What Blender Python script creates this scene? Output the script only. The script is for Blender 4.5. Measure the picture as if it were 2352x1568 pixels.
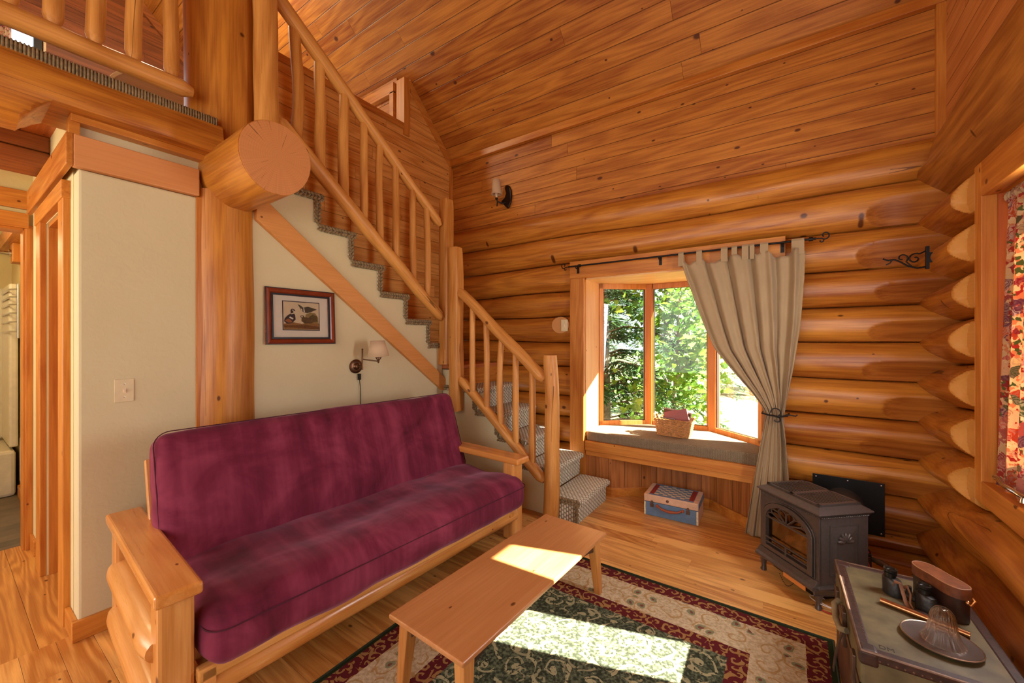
import bpy, math, random
from mathutils import Vector, Matrix, noise
PI = math.pi
rnd = random.Random(7)
for o in list(bpy.data.objects):
    bpy.data.objects.remove(o, do_unlink=True)
scene = bpy.context.scene
COL = scene.collection

# ------------------------------------------------------------------ camera
cam_d = bpy.data.cameras.new('camera')
cam = bpy.data.objects.new('camera', cam_d)
COL.objects.link(cam)
cam.location = (0, 0, 1.5)
cam.rotation_euler = (PI / 2, 0, math.radians(34.604))
cam_d.sensor_width = 36.0
cam_d.lens = 14.109
cam_d.shift_y = -0.00128
cam_d.clip_start = 0.02
cam_d.clip_end = 300
scene.camera = cam

# ------------------------------------------------------------------ colour management
scene.view_settings.view_transform = 'Standard'
scene.view_settings.look = 'None'
scene.view_settings.gamma = 1.0
scene.view_settings.use_curve_mapping = False
scene.view_settings.exposure = 0.0

# ------------------------------------------------------------------ world + lights
world = bpy.data.worlds.new('world')
scene.world = world
world.use_nodes = True
bg = world.node_tree.nodes['Background']
bg.inputs[0].default_value = (0.80, 0.90, 1.0, 1)
bg.inputs[1].default_value = 1.7

def add_light(name, kind, loc, energy, color, size=None, size_y=None, aim=None, spread=None):
    d = bpy.data.lights.new(name, kind)
    d.energy = energy
    d.color = color
    if kind == 'AREA':
        d.shape = 'RECTANGLE'
        d.size = size
        d.size_y = size_y
    elif kind == 'POINT':
        d.shadow_soft_size = size
    o = bpy.data.objects.new(name, d)
    COL.objects.link(o)
    o.location = loc
    if aim is not None:
        o.rotation_euler = (Vector(aim) - Vector(loc)).to_track_quat('-Z', 'Y').to_euler()
    return o

EL = math.radians(36.0)
sun_dir = Vector((-0.955 * math.cos(EL), -0.296 * math.cos(EL), -math.sin(EL)))
sd = bpy.data.lights.new('sun', 'SUN')
sd.energy = 82.0
sd.angle = math.radians(0.6)
sd.color = (1.0, 0.93, 0.80)
so = bpy.data.objects.new('sun', sd)
COL.objects.link(so)
so.rotation_euler = sun_dir.to_track_quat('-Z', 'Y').to_euler()
so.location = (8, 4, 8)
# fill lamps added out of view, and daylight at curtain gap and loft window
add_light('fill_rear', 'AREA', (-1.3, -2.85, 1.9), 72, (1.0, 0.93, 0.84), 3.4, 2.6, aim=(-1.3, 3.0, 1.6))  # unseen fill lamp added behind the camera to brighten the room
add_light('fill_rear_high', 'AREA', (-1.3, -2.85, 4.3), 56, (1.0, 0.90, 0.78), 2.4, 1.6, aim=(-1.5, 3.0, 3.0))  # added fill high up behind the camera, no window known there
add_light('daylight_curtain_gap', 'AREA', (0.80, 2.37, 1.55), 30, (0.93, 0.97, 1.0), 0.26, 1.2, aim=(-3.0, 1.9, 1.9))
add_light('fill_near_right', 'AREA', (0.62, -1.5, 1.75), 40, (0.96, 0.97, 0.96), 1.3, 1.2, aim=(-3.0, 1.5, 1.9))  # fill lamp added by the right wall to lift the stair and plaster side
add_light('fill_near_left', 'AREA', (-4.40, -2.0, 1.55), 60, (1.0, 0.92, 0.80), 1.3, 1.3, aim=(0.6, 2.4, 0.9))  # fill lamp added at the left for the right logs and the stove
add_light('daylight_loft_window', 'AREA', (-6.9, -0.2, 4.6), 14, (0.9, 0.95, 1.0), 1.0, 0.9, aim=(-3, 1, 4.4))
add_light('loft_ceiling_lamp', 'POINT', (-4.9, 1.2, 5.2), 120, (1.0, 0.86, 0.58), 0.15)
add_light('bath_ceiling_lamp', 'POINT', (-5.4, -0.35, 2.45), 34, (1.0, 0.86, 0.46), 0.12)
add_light('hall_ceiling_lamp', 'POINT', (-3.9, -0.9, 2.35), 26, (1.0, 0.83, 0.42), 0.12)

# ------------------------------------------------------------------ object helpers
def wm(o):
    m = Matrix.Identity(4)
    ch = []
    while o is not None:
        ch.append(o)
        o = o.parent
    for c in reversed(ch):
        m = m @ c.matrix_basis
    return m

def thing(name, label, cat, loc=(0, 0, 0), group=None, M=None):
    o = bpy.data.objects.new(name, None)
    COL.objects.link(o)
    if M is not None:
        o.matrix_basis = M
    else:
        o.location = loc
    o.empty_display_size = 0.05
    o['label'] = label
    o['category'] = cat
    if group:
        o['group'] = group
    return o

def tag(o, label, cat, group=None, kind=None):
    o['label'] = label
    o['category'] = cat
    if group:
        o['group'] = group
    if kind:
        o['kind'] = kind
    return o

def struct(o, label=None):
    o['kind'] = 'structure'
    if label:
        o['label'] = label
    return o

def rotz(a):
    return Matrix.Rotation(a, 4, 'Z')

def axis_matrix(p0, p1, up=(0, 0, 1)):
    """matrix whose local z runs from p0 to p1"""
    p0 = Vector(p0); p1 = Vector(p1)
    z = (p1 - p0).normalized()
    u = Vector(up)
    if abs(z.dot(u)) > 0.98:
        u = Vector((0, 1, 0))
    x = u.cross(z).normalized()
    y = z.cross(x)
    m = Matrix((x, y, z)).transposed().to_4x4()
    m.translation = p0
    return m

class MB:
    def __init__(self):
        self.v = []
        self.f = []
    def add(self, vs, fs):
        n = len(self.v)
        self.v += [tuple(p) for p in vs]
        self.f += [tuple(i + n for i in q) for q in fs]
        return self
    def box(self, lo, hi, M=None):
        x0, y0, z0 = lo
        x1, y1, z1 = hi
        vs = [(x0, y0, z0), (x1, y0, z0), (x1, y1, z0), (x0, y1, z0), (x0, y0, z1), (x1, y0, z1), (x1, y1, z1), (x0, y1, z1)]
        if M is not None:
            vs = [M @ Vector(p) for p in vs]
        return self.add(vs, [(0, 3, 2, 1), (4, 5, 6, 7), (0, 1, 5, 4), (1, 2, 6, 5), (2, 3, 7, 6), (3, 0, 4, 7)])
    def prism(self, poly, axis, a, b, M=None):
        """poly: 2d points; axis: 'x' -> (y,z), 'y' -> (x,z), 'z' -> (x,y)"""
        def mk(p, t):
            if axis == 'x':
                q = (t, p[0], p[1])
            elif axis == 'y':
                q = (p[0], t, p[1])
            else:
                q = (p[0], p[1], t)
            return M @ Vector(q) if M is not None else q
        n = len(poly)
        vs = [mk(p, a) for p in poly] + [mk(p, b) for p in poly]
        fs = [tuple(range(n - 1, -1, -1)), tuple(range(n, 2 * n))]
        fs += [(i, (i + 1) % n, n + (i + 1) % n, n + i) for i in range(n)]
        return self.add(vs, fs)
    def rings(self, rs, closed=True, caps=True):
        n = len(rs[0])
        vs = [p for r in rs for p in r]
        fs = []
        for i in range(len(rs) - 1):
            for j in range(n if closed else n - 1):
                k = (j + 1) % n
                fs.append((i * n + j, i * n + k, (i + 1) * n + k, (i + 1) * n + j))
        if caps and closed:
            fs.append(tuple(range(n - 1, -1, -1)))
            m = (len(rs) - 1) * n
            fs.append(tuple(range(m, m + n)))
        return self.add(vs, fs)
    def tube(self, pts, r, n=10, caps=True, flat=None):
        pts = [Vector(p) for p in pts]
        rs = r if isinstance(r, (list, tuple)) else [r] * len(pts)
        out = []
        u = None
        for i, p in enumerate(pts):
            t = (pts[min(i + 1, len(pts) - 1)] - pts[max(i - 1, 0)]).normalized()
            if u is None:
                u = Vector((0, 0, 1)) if abs(t.z) < 0.9 else Vector((1, 0, 0))
            u = (u - t * u.dot(t)).normalized()
            w = t.cross(u)
            fl = flat or 1.0
            out.append([p + (u * math.cos(2 * PI * j / n) + w * math.sin(2 * PI * j / n) * fl) * rs[i] for j in range(n)])
        return self.rings(out, True, caps)
    def lathe(self, prof, c=(0, 0, 0), n=24, M=None, sx=1.0, sy=1.0, flute=None):
        rs = []
        for r, z in prof:
            ring = []
            for j in range(n):
                a = 2 * PI * j / n
                rr = r if flute is None else r * (1 + flute[1] * math.cos(flute[0] * a))
                p = Vector((c[0] + rr * math.cos(a) * sx, c[1] + rr * math.sin(a) * sy, c[2] + z))
                ring.append(M @ p if M is not None else p)
            rs.append(ring)
        return self.rings(rs)
    def ball(self, c, r, n=10, m=7, M=None):
        r = r if isinstance(r, (list, tuple)) else (r, r, r)
        rs = []
        for i in range(m + 1):
            t = PI * (i + 0.02) / (m + 0.04) - PI / 2
            ring = []
            for j in range(n):
                a = 2 * PI * j / n
                p = Vector((r[0] * math.cos(t) * math.cos(a), r[1] * math.cos(t) * math.sin(a), r[2] * math.sin(t)))
                if M is not None:
                    p = M @ p
                ring.append(p + Vector(c))
            rs.append(ring)
        return self.rings(rs)
    def grid(self, fn, nu, nv, wrap=False):
        vs = [fn(i / nu, j / nv) for j in range(nv + 1) for i in range(nu + 1)]
        w = nu + 1
        fs = [(j * w + i, j * w + i + 1, (j + 1) * w + i + 1, (j + 1) * w + i) for j in range(nv) for i in range(nu)]
        return self.add(vs, fs)
    def build(self, name, mat, parent=None, smooth=False, bevel=0, M=None, subsurf=0, solid=0, seg=2, local=False):
        """vertices are world positions (or, with M, positions in the frame M)"""
        me = bpy.data.meshes.new(name)
        me.from_pydata(self.v, [], self.f)
        me.validate()
        me.update()
        me.materials.append(mat)
        if smooth:
            me.polygons.foreach_set('use_smooth', [True] * len(me.polygons))
            me.set_sharp_from_angle(angle=math.radians(38 if smooth is True else smooth))
        o = bpy.data.objects.new(name, me)
        COL.objects.link(o)
        if parent is not None:
            o.parent = parent
        if not local:
            base = M if M is not None else Matrix.Identity(4)
            o.matrix_basis = (wm(parent).inverted() @ base) if parent is not None else base
        if bevel:
            b = o.modifiers.new('bevel', 'BEVEL')
            b.width = bevel
            b.segments = seg
            b.limit_method = 'ANGLE'
            b.angle_limit = math.radians(35)
        if subsurf:
            s = o.modifiers.new('sub', 'SUBSURF')
            s.levels = subsurf
            s.render_levels = subsurf
        if solid:
            s = o.modifiers.new('solid', 'SOLIDIFY')
            s.thickness = solid
            s.offset = 0
        return o

def copy_thing(src, M=None, label=None, group=None):
    c = src.copy()
    COL.objects.link(c)
    if M is not None:
        c.matrix_basis = M
    if label:
        c['label'] = label
    if group:
        c['group'] = group
    for ch in list(src.children):
        d = ch.copy()
        COL.objects.link(d)
        d.parent = c
        for g in list(ch.children):
            e = g.copy()
            COL.objects.link(e)
            e.parent = d
    return c

# ------------------------------------------------------------------ materials
def lin(h):
    h = h.lstrip('#')
    out = []
    for i in (0, 2, 4):
        s = int(h[i:i + 2], 16) / 255
        out.append(s / 12.92 if s <= 0.04045 else ((s + 0.055) / 1.055) ** 2.4)
    return (out[0], out[1], out[2], 1)

class NT:
    def __init__(self, name):
        self.m = bpy.data.materials.new(name)
        self.m.use_nodes = True
        self.t = self.m.node_tree
        self.n = self.t.nodes
        self.b = self.n['Principled BSDF']
        self.out = self.n['Material Output']
    def new(self, kind, **kw):
        n = self.n.new(kind)
        for k, v in kw.items():
            setattr(n, k, v)
        return n
    def link(self, a, b):
        self.t.links.new(a, b)
    def val(self, x, sock):
        if isinstance(x, bpy.types.NodeSocket):
            self.link(x, sock)
        else:
            sock.default_value = x
    def math(self, op, a, b=None, c=None, clamp=False):
        n = self.new('ShaderNodeMath', operation=op, use_clamp=clamp)
        self.val(a, n.inputs[0])
        if b is not None:
            self.val(b, n.inputs[1])
        if c is not None:
            self.val(c, n.inputs[2])
        return n.outputs[0]
    def mix(self, f, a, b, mode='MIX'):
        n = self.new('ShaderNodeMix', data_type='RGBA', blend_type=mode)
        self.val(f, n.inputs[0])
        self.val(a, n.inputs[6])
        self.val(b, n.inputs[7])
        return n.outputs[2]
    def coord(self, kind='Object'):
        return self.new('ShaderNodeTexCoord').outputs[kind]
    def sep(self, v):
        n = self.new('ShaderNodeSeparateXYZ')
        self.link(v, n.inputs[0])
        return n.outputs
    def comb(self, x, y, z):
        n = self.new('ShaderNodeCombineXYZ')
        for i, a in enumerate((x, y, z)):
            self.val(a, n.inputs[i])
        return n.outputs[0]
    def noise(self, v, scale, detail=3, rough=0.55, dist=0.0, out=0):
        n = self.new('ShaderNodeTexNoise')
        if v is not None:
            self.link(v, n.inputs['Vector'])
        n.inputs['Scale'].default_value = scale
        n.inputs['Detail'].default_value = detail
        n.inputs['Roughness'].default_value = rough
        n.inputs['Distortion'].default_value = dist
        return n.outputs[out]
    def vor(self, v, scale, feature='F1', rand=1.0):
        n = self.new('ShaderNodeTexVoronoi', feature=feature)
        self.link(v, n.inputs['Vector'])
        n.inputs['Scale'].default_value = scale
        n.inputs['Randomness'].default_value = rand
        return n
    def ramp(self, f, stops, interp='LINEAR'):
        n = self.new('ShaderNodeValToRGB')
        n.color_ramp.interpolation = interp
        e = n.color_ramp.elements
        while len(e) > 1:
            e.remove(e[-1])
        e[0].position = stops[0][0]
        e[0].color = stops[0][1]
        for p, c in stops[1:]:
            x = e.new(p)
            x.color = c
        self.link(f, n.inputs[0])
        return n.outputs[0]
    def vmath(self, op, a, b=None):
        n = self.new('ShaderNodeVectorMath', operation=op)
        self.val(a, n.inputs[0])
        if b is not None:
            self.val(b, n.inputs[1])
        return n.outputs[1] if op in ('LENGTH', 'DISTANCE', 'DOT_PRODUCT') else n.outputs[0]
    def bump(self, h, strength=0.3, dist=0.01):
        n = self.new('ShaderNodeBump')
        n.inputs['Strength'].default_value = strength
        n.inputs['Distance'].default_value = dist
        self.link(h, n.inputs['Height'])
        self.link(n.outputs[0], self.b.inputs['Normal'])
    def set(self, **kw):
        names = dict(color='Base Color', rough='Roughness', metal='Metallic', spec='Specular IOR Level', coat='Coat Weight',
                     coatr='Coat Roughness', sheen='Sheen Weight', trans='Transmission Weight', ior='IOR', alpha='Alpha',
                     sheenr='Sheen Roughness', emis='Emission Color', emiss='Emission Strength', sheent='Sheen Tint')
        for k, v in kw.items():
            self.val(v, self.b.inputs[names[k]])
        return self

_mats = {}
def plain(name, col, rough=0.5, metal=0.0, nz=0.0, nscale=20, bump=0.0, **kw):
    """small procedural variation on one colour"""
    if name in _mats:
        return _mats[name]
    t = NT(name)
    c = lin(col) if isinstance(col, str) else col
    co = t.coord()
    n = t.noise(co, nscale, 4)
    v = nz if nz else 0.06
    d = tuple(x * (1 - 1.2 * v) for x in c[:3]) + (1,)
    l = tuple(min(1, x * (1 + v)) for x in c[:3]) + (1,)
    t.set(color=t.ramp(n, [(0.3, d), (0.7, l)]), rough=rough, metal=metal, **kw)
    if bump:
        t.bump(n, bump, 0.004)
    _mats[name] = t.m
    return t.m

def wood(name, light, dark, axis='X', plank=None, knots=1.0, rough=0.42, groove=0.9, vary=0.35, grain=1.0, coat=0.0, ring=1.0, spec=0.4, cutcol=None, cracks=0.0):
    """procedural pine. axis: grain direction; plank=(across axis, board width, board length)"""
    if name in _mats:
        return _mats[name]
    t = NT(name)
    co = t.coord()
    oi = t.new('ShaderNodeObjectInfo').outputs['Random']
    s = t.sep(co)
    ix = {'X': 0, 'Y': 1, 'Z': 2}
    al = s[ix[axis]]
    others = [i for i in range(3) if i != ix[axis]]
    ac, dp = s[others[0]], s[others[1]]
    tone = None
    gr = None
    off = t.math('MULTIPLY', oi, 37.0)
    if plank:
        pa = ix[plank[0]]
        rest = [i for i in others if i != pa][0]
        ac, dp = s[pa], s[rest]
        q = t.math('DIVIDE', ac, plank[1])
        row = t.math('FLOOR', q)
        fr = t.math('FRACT', q)
        wn = t.new('ShaderNodeTexWhiteNoise', noise_dimensions='1D')
        t.link(row, wn.inputs['W'])
        sh = t.math('MULTIPLY', wn.outputs['Value'], 7.3)
        lq = t.math('DIVIDE', t.math('ADD', al, sh), plank[2])
        bid = t.math('FLOOR', lq)
        lf = t.math('FRACT', lq)
        wn2 = t.new('ShaderNodeTexWhiteNoise', noise_dimensions='2D')
        t.link(t.comb(row, bid, 0.0), wn2.inputs['Vector'])
        tone = wn2.outputs['Value']
        off = t.math('MULTIPLY', tone, 91.0)
        e1 = t.math('MINIMUM', fr, t.math('SUBTRACT', 1.0, fr))
        e1 = t.math('MULTIPLY', e1, plank[1])
        e2 = t.math('MULTIPLY', t.math('MINIMUM', lf, t.math('SUBTRACT', 1.0, lf)), plank[2])
        e = t.math('MINIMUM', e1, t.math('MULTIPLY', e2, 2.0))
        gw = plank[3] if len(plank) > 3 else 0.004
        gr = t.math('SUBTRACT', 1.0, t.math('DIVIDE', e, gw, clamp=True), clamp=True)
    # grain coordinates: stretched along the axis
    v1 = t.comb(t.math('ADD', t.math('MULTIPLY', al, 0.35), off), t.math('MULTIPLY', ac, 3.0), t.math('MULTIPLY', dp, 3.0))
    base = t.noise(v1, 1.6, 2.0, 0.5, 0.2)
    rings = t.math('SINE', t.math('MULTIPLY', base, 46.0 * ring))
    rings = t.math('MULTIPLY_ADD', rings, 0.5, 0.5)
    v2 = t.comb(t.math('ADD', t.math('MULTIPLY', al, 0.5), off), t.math('MULTIPLY', ac, 14.0), t.math('MULTIPLY', dp, 14.0))
    fine = t.noise(v2, 6.0, 5.0, 0.65)
    fine2 = t.math('MULTIPLY_ADD', t.math('SUBTRACT', fine, 0.5), 3.0, 0.5, clamp=True)
    mixv = t.math('ADD', t.math('MULTIPLY', rings, 0.38 * grain), t.math('MULTIPLY', fine2, 0.50), clamp=True)
    big = t.noise(t.comb(t.math('ADD', t.math('MULTIPLY', al, 0.8), off), ac, dp), 2.2, 2.0)
    mixv = t.math('ADD', mixv, t.math('MULTIPLY', t.math('SUBTRACT', big, 0.5), 0.55), clamp=True)
    if tone is not None:
        mixv = t.math('ADD', mixv, t.math('MULTIPLY', t.math('SUBTRACT', tone, 0.5), vary), clamp=True)
    else:
        mixv = t.math('ADD', mixv, t.math('MULTIPLY', t.math('SUBTRACT', oi, 0.5), vary), clamp=True)
    L = lin(light); D = lin(dark)
    col = t.mix(mixv, L, D)
    if knots:
        kv = t.comb(t.math('ADD', t.math('MULTIPLY', al, 1.25), off), t.math('ADD', t.math('MULTIPLY', ac, 2.3), t.math('MULTIPLY', dp, 0.0 if plank else 1.7)), 0.0)
        vo = t.vor(kv, 1.9)
        vo.voronoi_dimensions = '2D'
        dd = t.math('ADD', vo.outputs['Distance'], t.math('MULTIPLY', t.math('SUBTRACT', fine, 0.5), 0.03))
        cs = t.sep(vo.outputs['Color'])
        size = t.math('MULTIPLY_ADD', t.math('POWER', cs[0], 2.0), 0.050 * knots, 0.022)
        k = t.math('SUBTRACT', 1.0, t.math('DIVIDE', dd, size, clamp=True), clamp=True)
        k = t.math('MULTIPLY', k, 2.2, clamp=True)
        gate = t.math('GREATER_THAN', cs[1], 0.42)
        k = t.math('MULTIPLY', k, gate)
        col = t.mix(t.math('MULTIPLY', k, 0.88), col, (D[0] * 0.22, D[1] * 0.12, D[2] * 0.10, 1))
    if cracks:
        cv = t.comb(t.math('ADD', t.math('MULTIPLY', al, 0.10), off), t.math('MULTIPLY', ac, 4.5), t.math('MULTIPLY', dp, 4.5))
        cn = t.noise(cv, 1.5, 1.0, 0.4, 0.1)
        line = t.math('LESS_THAN', t.math('ABSOLUTE', t.math('SUBTRACT', cn, 0.5)), 0.0026)
        gt = t.noise(t.comb(t.math('ADD', t.math('MULTIPLY', al, 0.9), off), ac, dp), 1.1, 1.0)
        line = t.math('MULTIPLY', line, t.math('GREATER_THAN', gt, 0.54))
        col = t.mix(t.math('MULTIPLY', line, 0.75 * cracks), col, tuple(x * 0.25 for x in D[:3]) + (1,))
    if cutcol:
        at = t.new('ShaderNodeAttribute', attribute_name='cut')
        cc_ = t.mix(mixv, lin(cutcol[0]), lin(cutcol[1]))
        col = t.mix(t.math('SMOOTH_MIN', at.outputs['Fac'], 1.0, 0.1), col, cc_)
    if gr is not None:
        col = t.mix(t.math('MULTIPLY', gr, groove), col, tuple(x * 0.22 for x in D[:3]) + (1,))
    t.set(color=col, rough=t.math('MULTIPLY_ADD', fine, 0.2, rough - 0.1), spec=spec, coat=coat, coatr=0.18)
    h = t.math('MULTIPLY', fine, 0.25)
    if gr is not None:
        h = t.math('SUBTRACT', h, gr)
        t.bump(h, 0.6, 0.006)
    else:
        t.bump(h, 0.35, 0.006)
    _mats[name] = t.m
    return t.m

# palette
LL, LD = '#CA8430', '#8C440C'          # logs
PL, PD = '#C88030', '#88400A'          # panelling
TL, TD = '#D08838', '#A65816'          # trim
log_x = wood('log_wood_along_x', LL, LD, 'X', rough=0.38, vary=0.5, knots=0.9, spec=0.5, cracks=1.0)
log_xc = wood('log_wood_scooped', LL, LD, 'X', rough=0.38, vary=0.5, knots=0.9, spec=0.5, cracks=1.0, cutcol=('#B8702C', '#7E3C0C'))
log_yc = wood('log_wood_planed', LL, LD, 'Y', rough=0.38, vary=0.4, knots=0.9, spec=0.5, cracks=1.0, cutcol=('#D0964E', '#C88C44'))
log_yd = wood('log_wood_hollow', '#B87830', '#7E400E', 'Y', rough=0.42, vary=0.3, knots=1.0, spec=0.5, cutcol=('#A86420', '#6A3008'))
log_y = wood('log_wood_along_y', LL, LD, 'Y', rough=0.38, vary=0.5, knots=0.9, spec=0.5, cracks=1.0)
log_z = wood('log_wood_upright', LL, LD, 'Z', rough=0.40, vary=0.3, knots=0.8, spec=0.5, cracks=1.0)
pole_z = wood('peeled_pole', '#DC9C50', '#B06C28', 'Z', rough=0.45, vary=0.35, knots=0.9, cracks=1.0)
panel_x = wood('panel_boards_wall', PL, PD, 'X', plank=('Z', 0.137, 3.9, 0.004), knots=1.3, rough=0.5)
panel_y = wood('panel_boards_left', '#E8AA5A', '#BC7228', 'Y', plank=('Z', 0.135, 2.1, 0.004), knots=1.0, rough=0.5)
panel_ceil = wood('panel_boards_ceiling', PL, PD, 'X', plank=('Z', 0.108, 3.2, 0.0035), knots=1.5, rough=0.5, vary=0.5)
panel_v = wood('panel_boards_upright', '#B87238', '#7E4416', 'Z', plank=('X', 0.13, 3.0, 0.003), knots=0.7, rough=0.5)
trim_xm = wood('trim_wood_x', TL, TD, 'X', rough=0.4, knots=0.6)
trim_ym = wood('trim_wood_y', TL, TD, 'Y', rough=0.4, knots=0.6)
trim_zm = wood('trim_wood_z', TL, TD, 'Z', rough=0.4, knots=0.6)
floor_m = wood('floor_boards', '#ECB264', '#B4702E', 'X', plank=('Y', 0.118, 1.25, 0.0012), knots=0.5, rough=0.34, vary=0.75, groove=0.6, grain=1.3, ring=1.3, spec=0.5)
hall_m = wood('hall_floor_boards', '#DCA050', '#B07030', 'X', plank=('Y', 0.30, 4.0, 0.0015), knots=0.8, rough=0.4, vary=0.3, grain=2.0, ring=2.2)
dark_y = wood('dark_beam', '#A5602C', '#6E3510', 'Y', rough=0.5, knots=0.6)
dark_panel = wood('loft_wall_boards', '#8E4E22', '#54260A', 'Y', plank=('Z', 0.16, 2.1, 0.004), knots=1.3, rough=0.5)
futon_zm = wood('futon_pine_z', '#E0A05A', '#C07830', 'Z', rough=0.3, knots=0.6, coat=0.3)
futon_xm = wood('futon_pine_x', '#E09A50', '#C4762C', 'X', rough=0.25, knots=0.6, coat=0.6)
futon_ym = wood('futon_pine_y', '#E0A258', '#BE7A34', 'Y', rough=0.35, knots=0.8, coat=0.2)
table_m = wood('table_pine', '#C98C58', '#B0703C', 'Y', rough=0.33, knots=0.8, ring=0.7, grain=0.6, spec=0.55)
table_z = wood('table_pine_leg', '#CF8F50', '#B06C30', 'Z', rough=0.4, knots=0.2)
dark_wood = plain('dark_wood', '#3A241A', 0.5)
iron = plain('wrought_iron', '#1E1815', 0.45, 0.6, bump=0.1)
castiron = plain('stove_cast_iron', '#564C47', 0.30, 0.35, nz=0.12, nscale=60, bump=0.06)
black_metal = plain('black_metal', '#141312', 0.4, 0.4)
steel = plain('chrome', '#C8C8C8', 0.15, 1.0)
bronze = plain('antique_bronze', '#6A4A34', 0.35, 0.85)
brass = plain('brass', '#C89060', 0.28, 1.0)
cream_pl = plain('cream_plastic', '#D8C49A', 0.45)
shade_m = plain('lamp_shade_linen', '#E6CDA8', 0.8)

def plaster_mat(name, c1, c2):
    t = NT(name)
    co = t.coord()
    n = t.noise(co, 3.0, 3)
    t.set(color=t.mix(n, lin(c1), lin(c2)), rough=0.75)
    h = t.noise(co, 26.0, 4, 0.5, 0.5)
    h2 = t.math('GREATER_THAN', h, 0.56)
    hh = t.math('ADD', t.math('MULTIPLY', h, 0.6), t.math('MULTIPLY', h2, 0.25))
    t.bump(hh, 0.42, 0.006)
    return t.m
plaster = plaster_mat('plaster_cream', '#D4C69E', '#CABA90')
plaster_g = plaster_mat('plaster_olive', '#DCCB98', '#D0BC86')
tubwhite = plain('tub_acrylic', '#E4DCC4', 0.3)

def carpet_mat(name, scale=1.0, c1='#CCC5AE', c2='#8C8470', c3='#E8E4D2'):
    """woven loop rows"""
    t = NT(name)
    s = t.sep(t.coord())
    def weave(u, v):
        fu = t.math('MULTIPLY', u, 52.0 * scale)
        row = t.math('FLOOR', fu)
        odd = t.math('MULTIPLY', t.math('MODULO', row, 2.0), 0.5)
        fv = t.math('ADD', t.math('MULTIPLY', v, 34.0 * scale), odd)
        a = t.math('ABSOLUTE', t.math('SINE', t.math('MULTIPLY', fu, PI)))
        b = t.math('ABSOLUTE', t.math('SINE', t.math('MULTIPLY', fv, PI)))
        return t.math('MULTIPLY', a, b)
    ge = t.sep(t.new('ShaderNodeNewGeometry').outputs['Normal'])
    az = t.math('GREATER_THAN', t.math('ABSOLUTE', ge[2]), 0.6)
    top = weave(s[1], s[0])
    ax = t.math('GREATER_THAN', t.math('ABSOLUTE', ge[0]), 0.6)
    side = weave(s[1], s[2])
    sidey = weave(s[0], s[2])
    mm = t.new('ShaderNodeMix', data_type='FLOAT')
    t.link(ax, mm.inputs[0]); t.link(sidey, mm.inputs[2]); t.link(side, mm.inputs[3])
    m2 = t.new('ShaderNodeMix', data_type='FLOAT')
    t.link(az, m2.inputs[0]); t.link(mm.outputs[0], m2.inputs[2]); t.link(top, m2.inputs[3])
    w = m2.outputs[0]
    n = t.noise(t.coord(), 40, 2)
    w2 = t.math('ADD', w, t.math('MULTIPLY', t.math('SUBTRACT', n, 0.5), 0.35))
    t.set(color=t.ramp(w2, [(0.12, lin(c2)), (0.45, lin(c1)), (0.85, lin(c3))]), rough=0.95, spec=0.1)
    t.bump(w, 0.8, 0.008)
    return t.m
carpet = carpet_mat('stair_carpet_loops', 0.85)
cushion_m = carpet_mat('seat_cushion_weave', 3.0, '#A08C70', '#6E5C46', '#BCA88A')
braid_m = plain('sisal_braid', '#86704E', 0.9, nz=0.35, nscale=55, bump=0.3)

def suede():
    t = NT('burgundy_suede')
    co = t.coord()
    a = t.noise(co, 3.2, 4, 0.6, 0.8)
    st = t.noise(t.comb(t.math('MULTIPLY', t.sep(co)[1], 9.0), t.sep(co)[0], t.sep(co)[2]), 1.4, 3)
    b = t.noise(co, 140, 2)
    f = t.math('ADD', t.math('MULTIPLY', a, 0.7), t.math('MULTIPLY', st, 0.5))
    col = t.ramp(f, [(0.40, lin('#4A1220')), (0.58, lin('#6C2036')), (0.76, lin('#8A364C'))])
    t.set(color=col, rough=0.85, spec=0.2, sheen=0.3, sheenr=0.4, sheent=(0.9, 0.45, 0.6, 1))
    t.bump(b, 0.15, 0.002)
    return t.m
suede_m = suede()
seam_m = plain('seam_dark', '#481222', 0.9)

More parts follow.
